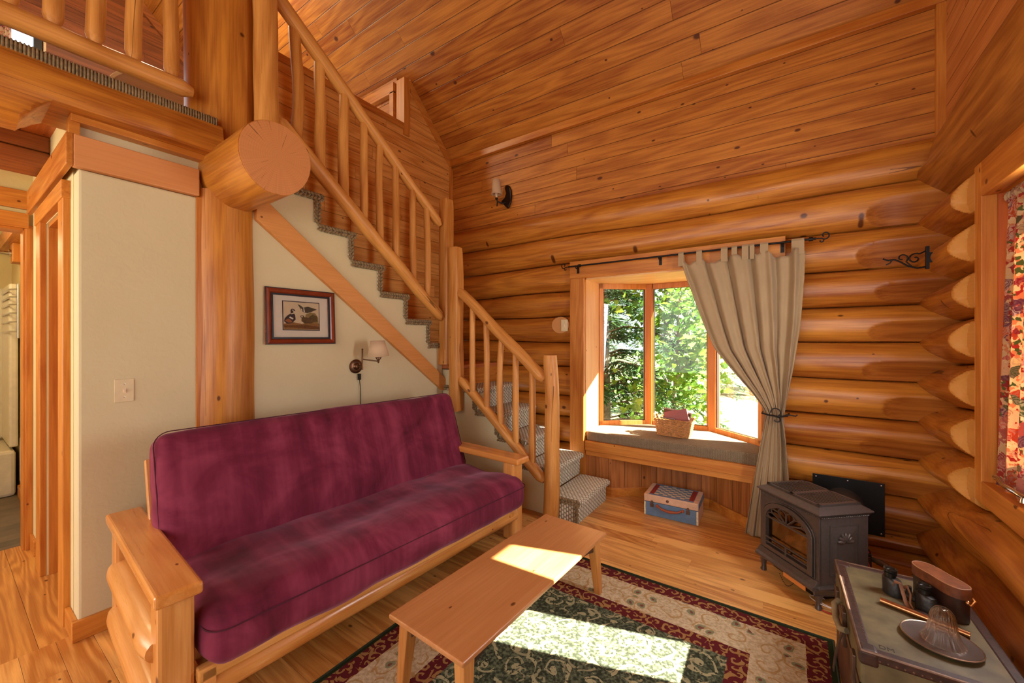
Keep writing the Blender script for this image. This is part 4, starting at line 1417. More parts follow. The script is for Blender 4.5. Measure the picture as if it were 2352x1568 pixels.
# wall fill around the opening, outside
mb = MB()
mb.box((1.08, -3.1, 0.0), (1.16, wy0, 4.0)); mb.box((1.08, wy1, 0.0), (1.16, 4.06, 4.0)); mb.box((1.08, wy0, 0.0), (1.16, wy1, wz0)); mb.box((1.08, wy0, wz1), (1.16, wy1, 4.0))
struct(mb.build('wall_right_outside', log_y))
def floral_panel(e0, e1, name, label, far):
    def fn(u, v):
        z = 2.185 - v * (2.185 - 0.815)
        a = e0(z); b = e1(z)
        y = a + (b - a) * u
        x = 0.865 + 0.016 * math.sin(u * 26 + 1) + 0.008 * math.sin(u * 47) - (0.035 * v if far else 0.03 * v)
        if v < 0.03:
            x += 0.004 * math.sin(u * 160)
        return (x, y, z)
    mb = MB(); mb.grid(fn, 90, 30)
    c = thing(name, label, 'curtain', (0.86, e0(1.5), 0.82))
    mb.build('cloth', floral, c, smooth=True, solid=0.0015)
    mb = MB()
    y0_, y1_ = e0(2.185), e1(2.185)
    mb.grid(lambda u, v: (0.862 + 0.014 * math.sin(u * 80) - 0.01 * math.sin(v * PI), y0_ + (y1_ - y0_) * u, 2.15 + 0.05 * v), 120, 4)
    mb.build('ruffle', floral, c, smooth=True, solid=0.0015)
floral_panel(lambda z: 2.91 + 0.01 * (2.2 - z), lambda z: 2.505, 'floral_curtain', 'rose patterned floral curtain beside the window casing, right edge', True)
floral_panel(lambda z: 2.235 + (max(0, z - 1.7) * 0.35), lambda z: 1.60, 'floral_curtain', 'rose patterned floral curtain on the near half of the side window', False)
mb = MB(); mb.tube([(0.868, 1.56, 2.18), (0.868, 2.925, 2.18)], 0.008, 8)
tag(mb.build('tension_rod', iron, None, smooth=True), 'thin rod across the top of the side window', 'curtain rod')

# iron bracket on the corner log
br = thing('iron_bracket', 'small black wrought iron scroll bracket on the corner logs', 'bracket', (0.74, 3.50, 2.0))
mb = MB()
mb.box((0.696, 3.488, 1.94), (0.712, 3.512, 2.08)); mb.box((0.700, 3.490, 1.98), (0.775, 3.510, 2.04))
def spiral(cx_, cz_, r0, r1, a0, a1, n=22):
    return [(cx_ + (r0 + (r1 - r0) * i / (n - 1)) * math.cos(a0 + (a1 - a0) * i / (n - 1)), 3.50, cz_ + (r0 + (r1 - r0) * i / (n - 1)) * math.sin(a0 + (a1 - a0) * i / (n - 1))) for i in range(n)]
mb.tube([(0.70, 3.50, 2.055), (0.675, 3.50, 2.040)] + spiral(0.650, 2.010, 0.034, 0.006, 1.0, 1.0 + 7.2), 0.0045, 8)
mb.tube([(0.70, 3.50, 1.955), (0.66, 3.50, 1.950), (0.62, 3.50, 1.965), (0.585, 3.50, 1.995), (0.555, 3.50, 2.015), (0.525, 3.50, 2.012), (0.50, 3.50, 2.025)], 0.005, 8)
mb.tube([(0.64, 3.50, 1.956)] + spiral(0.590, 2.020, 0.030, 0.006, -0.9, -0.9 + 6.0), 0.004, 8)
mb.tube([(0.545, 3.50, 2.014), (0.535, 3.50, 1.995), (0.515, 3.50, 1.985)], 0.0035, 6)
mb.build('scroll', iron, br, smooth=True)

# ================================================================== FUTON SOFA
def soft_box(lo, hi, r, nseg, puff=(0, 0, 0), lump=0.004, seed=0.0, M=None, fn=None, lf=3.0):
    """rounded, slightly stuffed box"""
    lo = Vector(lo); hi = Vector(hi)
    c = (lo + hi) / 2; h = (hi - lo) / 2
    mb = MB()
    idx = {}
    vs = []; fs = []
    def vert(p):
        k = (round(p[0], 5), round(p[1], 5), round(p[2], 5))
        if k in idx:
            return idx[k]
        q = Vector((p[0] * h.x, p[1] * h.y, p[2] * h.z))
        inner = Vector((max(-h.x + r, min(h.x - r, q.x)), max(-h.y + r, min(h.y - r, q.y)), max(-h.z + r, min(h.z - r, q.z))))
        d = q - inner
        nrm = d.normalized() if d.length > 1e-9 else Vector((0, 0, 1))
        w = inner + nrm * r
        u, v, t = q.x / h.x, q.y / h.y, q.z / h.z
        w += Vector((nrm.x * puff[0] * (1 - v * v) * (1 - t * t), nrm.y * puff[1] * (1 - u * u) * (1 - t * t), nrm.z * puff[2] * (1 - u ** 4) * (1 - v ** 6)))
        w += nrm * lump * noise.noise(Vector((w.x * lf + seed, w.y * lf, w.z * lf))) * 2
        w += nrm * lump * 0.5 * noise.noise(Vector((w.x * lf * 4 + seed, w.y * lf * 2, w.z * lf * 4)))
        w += c
        if fn:
            w = fn(w)
        if M is not None:
            w = M @ w
        idx[k] = len(vs)
        vs.append(w)
        return idx[k]
    nx, ny, nz = nseg
    def face(ax, sg, n1, n2):
        a1, a2 = [i for i in range(3) if i != ax]
        def bias(i, n):
            s = 2 * i / n - 1
            return s
        for i in range(n1):
            for j in range(n2):
                q = []
                for di, dj in ((0, 0), (1, 0), (1, 1), (0, 1)):
                    p = [0, 0, 0]
                    p[ax] = sg
                    p[a1] = bias(i + di, n1); p[a2] = bias(j + dj, n2)
                    q.append(vert(p))
                flip = (sg > 0) ^ (ax == 1)
                fs.append(tuple(q if flip else reversed(q)))
    face(0, -1, ny, nz); face(0, 1, ny, nz); face(1, -1, nx, nz); face(1, 1, nx, nz); face(2, -1, nx, ny); face(2, 1, nx, ny)
    mb.add(vs, fs)
    return mb
MF = Matrix.Translation((-2.83, 0.47, 0)) @ rotz(math.radians(-3.82))
fut = thing('futon_sofa', 'long futon sofa with pine arms and a burgundy suede mattress', 'sofa', M=MF)
FL = 2.20
for y0, y1 in ((0.03, 0.17), (2.05, 2.195)):
    MB().box((-0.01, y0, 0.575), (1.06, y1, 0.622)).build('armrest', futon_xm, fut, bevel=0.012, M=MF, seg=3)
    for x in (0.03, 0.90):
        MB().box((x, y0 + 0.018, 0.0), (x + 0.105, y1 - 0.012, 0.577)).build('leg', futon_zm, fut, bevel=0.014, M=MF, seg=2)
    yc = (y0 + y1) / 2
    for z, r in ((0.37, 0.088), (0.155, 0.088)):
        Ml = MF @ axis_matrix((0.09, yc, z), (0.94, yc, z))
        mb = MB(); rs = []
        for i in range(18):
            t = 0.85 * i / 17
            e = 1.0
            q = min(i, 17 - i)
            e = [0.86, 0.97][q] if q < 2 else 1.0
            rs.append([(r * e * (1 + 0.025 * noise.noise(Vector((t * 4, j * .3, z * 9)))) * math.cos(2 * PI * j / 20) * 0.98, r * e * 0.66 * math.sin(2 * PI * j / 20), t) for j in range(20)])
        mb.rings(rs)
        mb.build('side_log', futon_zm, fut, smooth=45, M=Ml)
# seat frame
MB().box((0.93, 0.175, 0.205), (1.03, 0.215, 0.262)).box((0.10, 0.175, 0.205), (0.93, 0.215, 0.262)).build('seat_rail', futon_xm, fut, M=MF)
MB().box((0.10, 2.00, 0.205), (1.03, 2.04, 0.262)).build('seat_rail', futon_xm, fut, M=MF)
MB().box((0.985, 0.16, 0.225), (1.03, 2.07, 0.275)).build('front_rail', futon_ym, fut, bevel=0.006, M=MF)
Ml = MF @ axis_matrix((0.975, 0.12, 0.175), (0.975, 2.10, 0.195))
mb = MB(); rs = []
for i in range(60):
    t = 1.98 * i / 59
    rs.append([(0.052 * (1 + 0.12 * noise.noise(Vector((t * 3, j * .5, 2)))) * math.cos(2 * PI * j / 18), 0.052 * (1 + 0.12 * noise.noise(Vector((t * 3, j * .5, 7)))) * math.sin(2 * PI * j / 18), t) for j in range(18)])
mb.rings(rs)
mb.build('front_log', futon_zm, fut, smooth=50, M=Ml)
mb = MB(); mb.box((0.06, 0.17, 0.20), (0.12, 2.05, 0.30)); mb.build('rear_rail', futon_ym, fut, M=MF)
for i in range(9):
    y = 0.3 + i * 0.2
    MB().box((0.12, y, 0.225), (0.985, y + 0.07, 0.243)).build('slat', futon_xm, fut, M=MF)
# back frame, leaning
lean = math.radians(19)
MBk = MF @ Matrix.Translation((0.345, 0, 0.33)) @ Matrix.Rotation(-lean, 4, 'Y')
MB().box((-0.035, 0.155, -0.06), (0.0, 0.20, 0.60)).build('back_stile', futon_zm, fut, bevel=0.004, M=MBk)
MB().box((-0.035, 2.02, -0.06), (0.0, 2.065, 0.60)).build('back_stile', futon_zm, fut, bevel=0.004, M=MBk)
for z in (0.02, 0.2, 0.38, 0.54):
    MB().box((-0.03, 0.20, z), (-0.008, 2.02, z + 0.06)).build('back_slat', futon_ym, fut, M=MBk)
# mattress: seat half and back half, with welt seams
def seat_fn(p):
    # slight tuft dip in the middle, drooping front edge
    t = (p.x - 0.40) / 0.68
    if p.z > 0.38:
        p = Vector((p.x, p.y, p.z - 0.018 * math.exp(-((t - 0.45) / 0.16) ** 2) * (0.6 + 0.4 * math.sin(p.y * 7)) + 0.012 * math.exp(-((t - 0.8) / 0.2) ** 2)))
    p.z -= 0.015 * max(0, t - 0.7)
    return p
mat = soft_box((0.36, 0.185, 0.262), (1.085, 2.135, 0.475), 0.07, (34, 80, 10), (0.01, 0.015, 0.02), 0.006, 1.7, fn=seat_fn, lf=4).build('seat_mattress', suede_m, fut, smooth=60, M=MF)
def welt(z, parent, M, x0, x1, y0, y1, rr, r=0.0028, plane='z'):
    pts = []
    for cx_, cy_, a0 in ((x1 - rr, y0 + rr, -PI / 2), (x1 - rr, y1 - rr, 0), (x0 + rr, y1 - rr, PI / 2), (x0 + rr, y0 + rr, PI)):
        for i in range(7):
            a = a0 + PI / 2 * i / 6
            pts.append((cx_ + rr * math.cos(a), cy_ + rr * math.sin(a), z) if plane == 'z' else (z, cy_ + rr * math.sin(a), cx_ + rr * math.cos(a)))
    pts.append(pts[0])
    mb = MB()
    fine = []
    for a, b in zip(pts[:-1], pts[1:]):
        n = max(1, int((Vector(b) - Vector(a)).length / 0.05))
        for i in range(n):
            fine.append(Vector(a).lerp(Vector(b), i / n))
    fine.append(Vector(pts[-1]))
    mb.tube(fine, r, 6)
    return mb.build('seam', seam_m, parent, smooth=True, M=M)
welt(0.420, mat, MF, 0.37, 1.093, 0.178, 2.146, 0.075, r=0.003)
bk = soft_box((0.0, 0.165, 0.03), (0.185, 2.115, 0.70), 0.06, (9, 80, 34), (0.03, 0.01, 0.01), 0.006, 5.3, lf=3.5).build('back_mattress', suede_m, fut, smooth=60, M=MBk)
welt(0.152, bk, MBk, 0.045, 0.703, 0.163, 2.118, 0.07, plane='x')

# ================================================================== COFFEE TABLE
MT = Matrix.Translation((-1.375, 1.085, 0)) @ rotz(math.radians(-2.6))
tbl = thing('coffee_table', 'long low pine coffee table standing on the rug', 'table', M=MT)
TW, TLn, TH = 0.43, 1.215, 0.36
MB().box((0, 0, TH - 0.022), (TW, TLn, TH)).build('tabletop', table_m, tbl, bevel=0.007, M=MT, seg=3)
for sx in (0, 1):
    for sy_ in (0, 1):
        x0 = 0.028 if sx == 0 else TW - 0.028
        y0 = 0.035 if sy_ == 0 else TLn - 0.035
        dx = 1 if sx == 0 else -1
        dy = 1 if sy_ == 0 else -1
        top = [(x0, y0), (x0 + dx * 0.055, y0), (x0 + dx * 0.055, y0 + dy * 0.06), (x0, y0 + dy * 0.06)]
        bx, by = x0 - dx * 0.012, y0 - dy * 0.012
        bot = [(bx, by), (bx + dx * 0.036, by), (bx + dx * 0.036, by + dy * 0.038), (bx, by + dy * 0.038)]
        rs = [[(p[0], p[1], 0.008 if True else 0) for p in bot], [(p[0], p[1], TH - 0.022) for p in top]]
        if dx * dy < 0:
            rs = [list(reversed(r)) for r in rs]
        MB().rings(rs).build('leg', table_z, tbl, bevel=0.004, M=MT)
def arch(L, h, d, n=14):
    pts = [(0, 0), (L, 0)]
    pts += [(L - L * i / n, -h - d * (1 - math.sin(PI * i / n) ** 0.6) if 0 < i < n else -h - d) for i in range(n + 1)]
    return pts
for x in (0.045, TW - 0.055):
    MB().prism([(0.085 + a, TH - 0.022 + b) for a, b in arch(TLn - 0.17, 0.025, 0.05)], 'x', x, x + 0.012).build('apron', dark_wood, tbl, M=MT)
for y in (0.055, TLn - 0.067):
    MB().prism([(0.08 + a, TH - 0.022 + b) for a, b in arch(TW - 0.16, 0.025, 0.05)], 'y', y, y + 0.012).build('apron', dark_wood, tbl, M=MT)

# ================================================================== RUG
rx0, rx1, ry0, ry1 = -1.705, 0.182, -0.45, 2.548
hx, hy = (rx1 - rx0) / 2, (ry1 - ry0) / 2
mb = MB()
def rugf(u, v):
    x = (u * 2 - 1) * hx; y = (v * 2 - 1) * hy
    d = min(hx - abs(x), hy - abs(y))
    return (x, y, 0.010 - 0.007 * max(0, 1 - d / 0.02) + 0.0015 * noise.noise(Vector((x * 3, y * 3, 0))))
mb.grid(rugf, 90, 140)
rug = thing('area_rug', 'oriental rug with green scroll field and red and cream borders', 'rug', ((rx0 + rx1) / 2, (ry0 + ry1) / 2, 0))
mb.build('pile', rug_mat(hx, hy), rug, smooth=True, M=Matrix.Translation(((rx0 + rx1) / 2, (ry0 + ry1) / 2, 0)))
mb = MB()
mb.tube([(rx0, ry0, 0.006), (rx1, ry0, 0.006), (rx1, ry1, 0.006), (rx0, ry1, 0.006), (rx0, ry0, 0.006)], 0.0058, 8)
mb.build('bound_edge', plain('rug_binding', '#2A3420', 0.9, nz=0.2, nscale=200), rug, smooth=True)

# ================================================================== PICTURE
MP = Matrix(((0, 0, 1, XP + 0.002), (1, 0, 0, 1.535), (0, 1, 0, 1.668), (0, 0, 0, 1))) @ Matrix.Rotation(math.radians(-2.0), 4, 'X') @ Matrix.Rotation(math.radians(0.3), 4, 'Z')
pic = thing('framed_picture', 'framed print of three ducks hanging on the plaster wall', 'picture', M=MP)
W, Hh = 0.500, 0.395
cherry = plain('cherry_frame', '#7A3018', 0.25, nz=0.2, nscale=12, coat=0.5)
pro = [(0, 0.004), (0.0, 0.022), (0.006, 0.026), (0.018, 0.032), (0.030, 0.026), (0.040, 0.016), (0.046, 0.018), (0.050, 0.012), (0.050, 0.004)]
mb = MB(); rs = []
for cxs, cys in ((-1, -1), (1, -1), (1, 1), (-1, 1), (-1, -1)):
    rs.append([(cxs * (W / 2 - a), cys * (Hh / 2 - a), b) for a, b in pro])
mb.rings(rs, True, False)
mb.build('frame', cherry, pic, M=MP)
for w_, h_, t_, zz, nm in ((W - 0.012, Hh - 0.012, 0.006, 0.026, 'bead'), (W - 0.088, Hh - 0.088, 0.006, 0.021, 'bead')):
    mb = MB(); rs = []
    for cxs, cys in ((-1, -1), (1, -1), (1, 1), (-1, 1), (-1, -1)):
        rs.append([(cxs * (w_ / 2 + a), cys * (h_ / 2 + a), b) for a, b in ((-t_, zz - 0.004), (-t_, zz), (t_, zz), (t_, zz - 0.004))])
    mb.rings(rs, True, False)
    mb.build(nm, black_metal, pic, M=MP)
paper = plain('mat_board', '#D8CCB8', 0.9, nz=0.02)
MB().box((-W / 2 + 0.04, -Hh / 2 + 0.04, 0.003), (W / 2 - 0.04, Hh / 2 - 0.04, 0.008)).build('mat_board', paper, pic, M=MP)
pr = MB().box((-0.135, -0.098, 0.008), (0.135, 0.112, 0.0095)).build('print_border', plain('print_border', '#2E2A30', 0.8), pic, M=MP)
MB().box((-0.129, -0.092, 0.0095), (0.129, 0.106, 0.0105)).build('print_sheet', plain('print_paper', '#CDB794', 0.9), pic, M=MP)
def flat(poly, z, name, col, rough=0.9):
    MB().prism(poly, 'z', z, z + 0.0006).build(name, plain('ink_' + name + col, col, rough, nz=0.25, nscale=90), pic, M=MP)
def ell(cx, cy, rx, ry, a=0, n=18):
    return [(cx + rx * math.cos(t) * math.cos(a) - ry * math.sin(t) * math.sin(a), cy + rx * math.cos(t) * math.sin(a) + ry * math.sin(t) * math.cos(a)) for t in [2 * PI * i / n for i in range(n)]]
flat([(-0.128, -0.09), (0.128, -0.09), (0.128, -0.045), (0.06, -0.035), (0.0, -0.05), (-0.06, -0.04), (-0.128, -0.052)], 0.0106, 'ground', '#8A6234')
flat([(-0.128, -0.075), (0.128, -0.088), (0.128, -0.068), (0.02, -0.058), (-0.128, -0.062)], 0.0113, 'ground_shade', '#6A4220')
flat([(0.02, -0.04), (0.125, -0.045), (0.122, 0.0), (0.10, 0.032), (0.06, 0.035), (0.03, 0.02), (0.022, -0.01)], 0.0112, 'rock', '#8C7444')
flat([(0.05, 0.0), (0.075, -0.03), (0.115, -0.03), (0.112, 0.01), (0.08, 0.022)], 0.0119, 'rock_shade', '#5C4A28')
# standing duck on the left
flat([(-0.126, -0.035), (-0.105, -0.052), (-0.07, -0.045), (-0.045, -0.02), (-0.048, 0.012), (-0.06, 0.028), (-0.062, 0.042), (-0.045, 0.040), (-0.052, 0.052), (-0.068, 0.057), (-0.080, 0.048), (-0.078, 0.022), (-0.10, 0.008), (-0.122, -0.015)], 0.0118, 'duck_body', '#3C3032')
flat([(-0.120, -0.030), (-0.095, -0.044), (-0.07, -0.040), (-0.080, -0.022), (-0.10, -0.015)], 0.0125, 'duck_flank', '#9A5A2C')
flat([(-0.078, 0.022), (-0.058, 0.028), (-0.059, 0.022), (-0.078, 0.016)], 0.0125, 'duck_collar', '#E0D4BC')
flat([(-0.085, 0.0), (-0.06, -0.012), (-0.065, -0.02), (-0.092, -0.008)], 0.0125, 'duck_collar', '#E0D4BC')
flat(ell(-0.064, 0.046, 0.004, 0.004), 0.0125, 'duck_collar', '#E0D4BC')
# upper duck
flat([(-0.03, 0.092), (-0.012, 0.085), (0.0, 0.078), (0.01, 0.068), (0.045, 0.078), (0.085, 0.068), (0.115, 0.060), (0.095, 0.052), (0.07, 0.040), (0.04, 0.030), (0.012, 0.036), (-0.008, 0.052), (-0.014, 0.068), (-0.020, 0.078)], 0.0120, 'duck_wing', '#4A4434')
flat([(0.012, 0.066), (0.018, 0.066), (0.022, 0.036), (0.014, 0.038)], 0.0127, 'duck_collar', '#E0D4BC')
flat([(-0.010, 0.060), (-0.004, 0.062), (0.006, 0.048), (0.0, 0.046)], 0.0127, 'duck_collar', '#E0D4BC')
# lower duck
flat([(-0.012, 0.004), (-0.004, 0.012), (0.010, 0.012), (0.018, 0.0), (0.05, -0.006), (0.09, -0.018), (0.112, -0.028), (0.06, -0.046), (0.015, -0.044), (-0.004, -0.030), (-0.002, -0.010)], 0.0124, 'duck_brown', '#5E4628')
flat(ell(0.0, 0.003, 0.005, 0.006), 0.0131, 'duck_collar', '#E0D4BC')
MB().box((-W / 2 + 0.045, -Hh / 2 + 0.045, 0.0155), (W / 2 - 0.045, Hh / 2 - 0.045, 0.0165)).build('glazing', glass_mat('picture_glass', refl=0.05), pic, M=MP)

# swing-arm wall lamp
lamp = thing('swing_arm_lamp', 'bronze swing-arm wall lamp with cream shade beside the picture', 'wall lamp', (XP, 1.98, 1.28))
Mx = Matrix(((0, 0, 1, 0), (1, 0, 0, 0), (0, 1, 0, 0), (0, 0, 0, 1)))
mb = MB(); mb.lathe([(0, 0), (0.056, 0.0), (0.058, 0.010), (0.050, 0.016), (0.030, 0.018), (0.022, 0.030), (0.010, 0.034), (0, 0.034)], n=28, M=Matrix.Translation((XP, 1.982, 1.285)) @ Mx)
mb.build('wall_plate', bronze, lamp, smooth=True)
mb = MB()
mb.tube([(XP + 0.03, 1.985, 1.285), (XP + 0.075, 1.995, 1.287)], 0.009, 10)
mb.tube([(XP + 0.075, 1.995, 1.26), (XP + 0.075, 1.995, 1.42)], 0.0065, 10)
mb.ball((XP + 0.075, 1.995, 1.425), 0.008)
mb.tube([(XP + 0.075, 1.995, 1.345), (XP + 0.19, 2.055, 1.33)], 0.0055, 10)
mb.build('swing_arm', bronze, lamp, smooth=True)
lc = (XP + 0.195, 2.06)
mb = MB(); mb.lathe([(0, -0.022), (0.006, -0.018), (0.008, -0.005), (0.012, 0.008), (0.020, 0.012), (0.020, 0.020), (0.026, 0.024), (0.026, 0.032), (0.032, 0.034), (0.032, 0.042), (0.0, 0.044)], (lc[0], lc[1], 1.335), 18)
mb.build('socket_cup', bronze, lamp, smooth=True)
mb = MB(); rs = []
Ms = Matrix.Translation((lc[0], lc[1], 1.37)) @ Matrix.Rotation(math.radians(4), 4, 'X')
rs.append([Ms @ Vector((0.083 * math.cos(a), 0.083 * math.sin(a), 0.0)) for a in [2 * PI * i / 36 for i in range(36)]])
rs.append([Ms @ Vector((0.055 * math.cos(a), 0.055 * math.sin(a), 0.125)) for a in [2 * PI * i / 36 for i in range(36)]])
mb.rings(rs, True, False)
mb.build('lamp_shade', cloth_mat('shade_cloth', '#EBD2AE', '#E6CAA2', 0.4), lamp, smooth=True, solid=0.0025)
mb = MB(); mb.box((XP + 0.012, 1.995, 1.175), (XP + 0.030, 2.015, 1.225)); mb.tube([(XP + 0.02, 2.005, 1.18), (XP + 0.015, 2.02, 1.10), (XP + 0.012, 2.022, 1.0), (XP + 0.012, 2.02, 0.6)], 0.003, 6)
mb.build('cord', black_metal, lamp, smooth=True)

# upper wall sconce
scn = thing('wall_sconce', 'small dark bronze candle sconce with pale shade high on the boards', 'wall lamp', (-2.66, YB, 3.16))
hx_ = -2.665
pts = [(hx_ - 0.03 + 0.0, 3.27), (hx_ - 0.005, 3.285), (hx_ + 0.03, 3.27), (hx_ + 0.055, 3.22), (hx_ + 0.065, 3.15), (hx_ + 0.055, 3.08), (hx_ + 0.025, 3.02), (hx_ + 0.0, 3.015), (hx_ - 0.03, 3.045), (hx_ - 0.065, 3.09), (hx_ - 0.085, 3.10), (hx_ - 0.07, 3.12), (hx_ - 0.035, 3.14), (hx_ - 0.015, 3.19), (hx_ - 0.03, 3.24)]
MB().prism(pts, 'y', YB - 0.022, YB).build('back_plate', plain('sconce_bronze', '#2A1A12', 0.35, 0.5), scn, bevel=0.006)
mb = MB(); mb.tube([(hx_ - 0.02, YB - 0.02, 3.08), (hx_ - 0.05, YB - 0.06, 3.07), (hx_ - 0.085, YB - 0.09, 3.09), (hx_ - 0.09, YB - 0.10, 3.12)], 0.008, 8)
mb.tube([(hx_ - 0.085, YB - 0.09, 3.09), (hx_ - 0.09, YB - 0.09, 3.035)], 0.006, 8)
mb.ball((hx_ - 0.09, YB - 0.10, 3.12), 0.016)
mb.build('arm', iron, scn, smooth=True)
mb = MB(); mb.lathe([(0.0, 0), (0.011, 0), (0.011, 0.08), (0, 0.08)], (hx_ - 0.09, YB - 0.10, 3.13), 12)
mb.build('candle_sleeve', shade_m, scn, smooth=True)
mb = MB(); mb.rings([[(hx_ - 0.09 + r * math.cos(a), YB - 0.10 + r * math.sin(a), z) for a in [2 * PI * i / 28 for i in range(28)]] for r, z in ((0.058, 3.165), (0.052, 3.22), (0.040, 3.335))], True, False)
mb.build('lamp_shade', bpy.data.materials['shade_cloth'], scn, smooth=True, solid=0.0025)

# switch plates
def switch(M, name, label, w=0.078, h=0.122):
    s = thing(name, label, 'light switch', M=M)
    MB().box((-w / 2, -h / 2, 0), (w / 2, h / 2, 0.006)).build('plate', cream_pl, s, bevel=0.002, M=M)
    MB().box((-0.007, -0.012, 0.006), (0.007, 0.012, 0.009)).box((-0.004, -0.006, 0.009), (0.004, 0.004, 0.016)).build('toggle', shade_m, s, M=M)
    mb = MB()
    for y in (-0.035, 0.035):
        mb.lathe([(0, 0.006), (0.003, 0.006), (0.003, 0.0075), (0, 0.0078)], (0, y, 0), 8)
    mb.build('screw', steel, s, M=M)
switch(Matrix(((0, 0, 1, XP), (1, 0, 0, 0.589), (0, 1, 0, 1.231), (0, 0, 0, 1))), 'light_switch', 'cream toggle switch plate on the plaster wall above the futon arm')
Msw = Matrix(((1, 0, 0, -1.880), (0, 0, -1, 3.668), (0, 1, 0, 1.650), (0, 0, 0, 1)))
switch(Msw, 'light_switch', 'cream toggle switch plate on the log wall left of the bay window', 0.075, 0.118)
mb = MB(); mb.prism(ell(-1.93, 1.655, 0.10, 0.085), 'y', 3.670, 3.75)
mb.build('log_flat', plain('pale_cut_wood', '#C88A4C', 0.5, nz=0.08, nscale=8), wall_back)

# ================================================================== STOVE
SA = math.atan2(-0.725, 0.69)
MS = Matrix.Translation((-0.150, 3.105, 0)) @ rotz(SA)      # x: along the front, y: towards the back
stove = thing('gas_stove', 'small cast iron heating stove with arched glass door in the corner', 'stove', M=MS)
SW, SDp = 0.42, 0.32
zt0, zt1 = 0.115, 0.515
def plan(o, f=0.0):
    """body outline: front, angled front corners, sides, back"""
    return [(0.035 - o * .5, -o - f), (SW - 0.035 + o * .5, -o - f), (SW + o, 0.03 - o), (SW + o - 0.02, SDp + o), (0.02 - o, SDp + o), (-o, 0.03 - o)]
def plan(o):
    return [(0.0 - o, 0.0 - o), (SW + o, 0.0 - o), (SW + o - 0.0, SDp + o), (0.0 - o, SDp + o)]
body_pl = plan(0.0)
mb = MB(); mb.box((0, 0.20, zt0), (SW, SDp, zt1)); mb.box((0, 0.0, zt0), (0.012, 0.20, zt1)); mb.box((SW - 0.012, 0.0, zt0), (SW, 0.20, zt1)); mb.box((0.01, 0.0, zt0), (SW - 0.01, 0.20, 0.15)); mb.box((0.01, 0, 0.50), (SW - 0.01, 0.20, zt1))
mb.build('firebox_body', castiron, stove, M=MS, bevel=0.004)
# front casting with the arched opening
def arch_ring(n, cx, w, z0, zs_, rise):
    pts = [(cx - w, z0)]
    for i in range(n + 1):
        a = PI - PI * i / n
        pts.append((cx + w * math.cos(a), zs_ + rise * math.sin(a)))
    pts.append((cx + w, z0))
    return pts
def arch_frame(mb, outer, inner, y0, y1):
    n = len(outer)
    vs = [(p[0], y0, p[1]) for p in outer] + [(p[0], y0, p[1]) for p in inner] + [(p[0], y1, p[1]) for p in outer] + [(p[0], y1, p[1]) for p in inner]
    fs = []
    for i in range(n):
        j = (i + 1) % n
        fs += [(i, j, n + j, n + i), (2 * n + i, 3 * n + i, 3 * n + j, 2 * n + j), (i, 2 * n + i, 2 * n + j, j), (n + i, n + j, 3 * n + j, 3 * n + i)]
    mb.add(vs, fs)
NA = 20
cx = SW / 2
inner = arch_ring(NA, cx, 0.150, 0.195, 0.37, 0.095)
mid = arch_ring(NA, cx, 0.180, 0.172, 0.375, 0.115)
# panel fills out to the body edge
outer = [(0.0, zt0)]
for i in range(NA + 1):
    t = i / NA
    outer.append((SW * t, zt1))
outer.append((SW, zt0))
mb = MB(); arch_frame(mb, outer, mid, -0.004, 0.012)
mb.build('front_casting', castiron, stove, M=MS)
mb = MB(); arch_frame(mb, mid, inner, -0.020, 0.008)
o2 = arch_ring(NA, cx, 0.192, 0.165, 0.375, 0.125)
arch_frame(mb, o2, arch_ring(NA, cx, 0.186, 0.169, 0.375, 0.120), -0.012, 0.0)
door = mb.build('door', castiron, stove, M=MS, bevel=0.004)
# door tracery: sunburst of bars above, two rails below
mb = MB()
zr_ = 0.375
mb.tube([(cx - 0.15, -0.012, zr_), (cx + 0.15, -0.012, zr_)], 0.006, 8)
mb2 = MB()
for z in (0.245, 0.215):
    mb2.tube([(cx - 0.15, -0.014, z), (cx + 0.15, -0.014, z)], 0.0055, 8)
mb2.tube([(cx, -0.014, 0.195), (cx, -0.014, 0.245)], 0.006, 8)
mb2.build('door_rail', castiron, door, smooth=True, M=MS)
hub = (cx, -0.012, zr_)
rr1 = 0.035
for i in range(1, 6):
    a = PI * i / 6
    mb.tube([(cx + 0.02 * math.cos(a), -0.012, zr_ + 0.012 * math.sin(a)), (cx + 0.118 * math.cos(a), -0.012, zr_ + 0.066 * math.sin(a))], 0.0045, 6)
for i in range(6):
    a0, a1 = PI * i / 6, PI * (i + 1) / 6
    am = (a0 + a1) / 2
    mb.tube([(cx + 0.118 * math.cos(a0), -0.012, zr_ + 0.066 * math.sin(a0)), (cx + 0.142 * math.cos(a0 + 0.13), -0.012, zr_ + 0.080 * math.sin(a0 + 0.13)), (cx + 0.146 * math.cos(am), -0.012, zr_ + 0.086 * math.sin(am)), (cx + 0.142 * math.cos(a1 - 0.13), -0.012, zr_ + 0.080 * math.sin(a1 - 0.13)), (cx + 0.118 * math.cos(a1), -0.012, zr_ + 0.066 * math.sin(a1))], 0.004, 6)
mb.build('door_tracery', castiron, door, smooth=True, M=MS)
MB().box((cx - 0.155, 0.004, 0.19), (cx + 0.155, 0.007, 0.47)).build('door_glass', smoke_glass, door, M=MS)
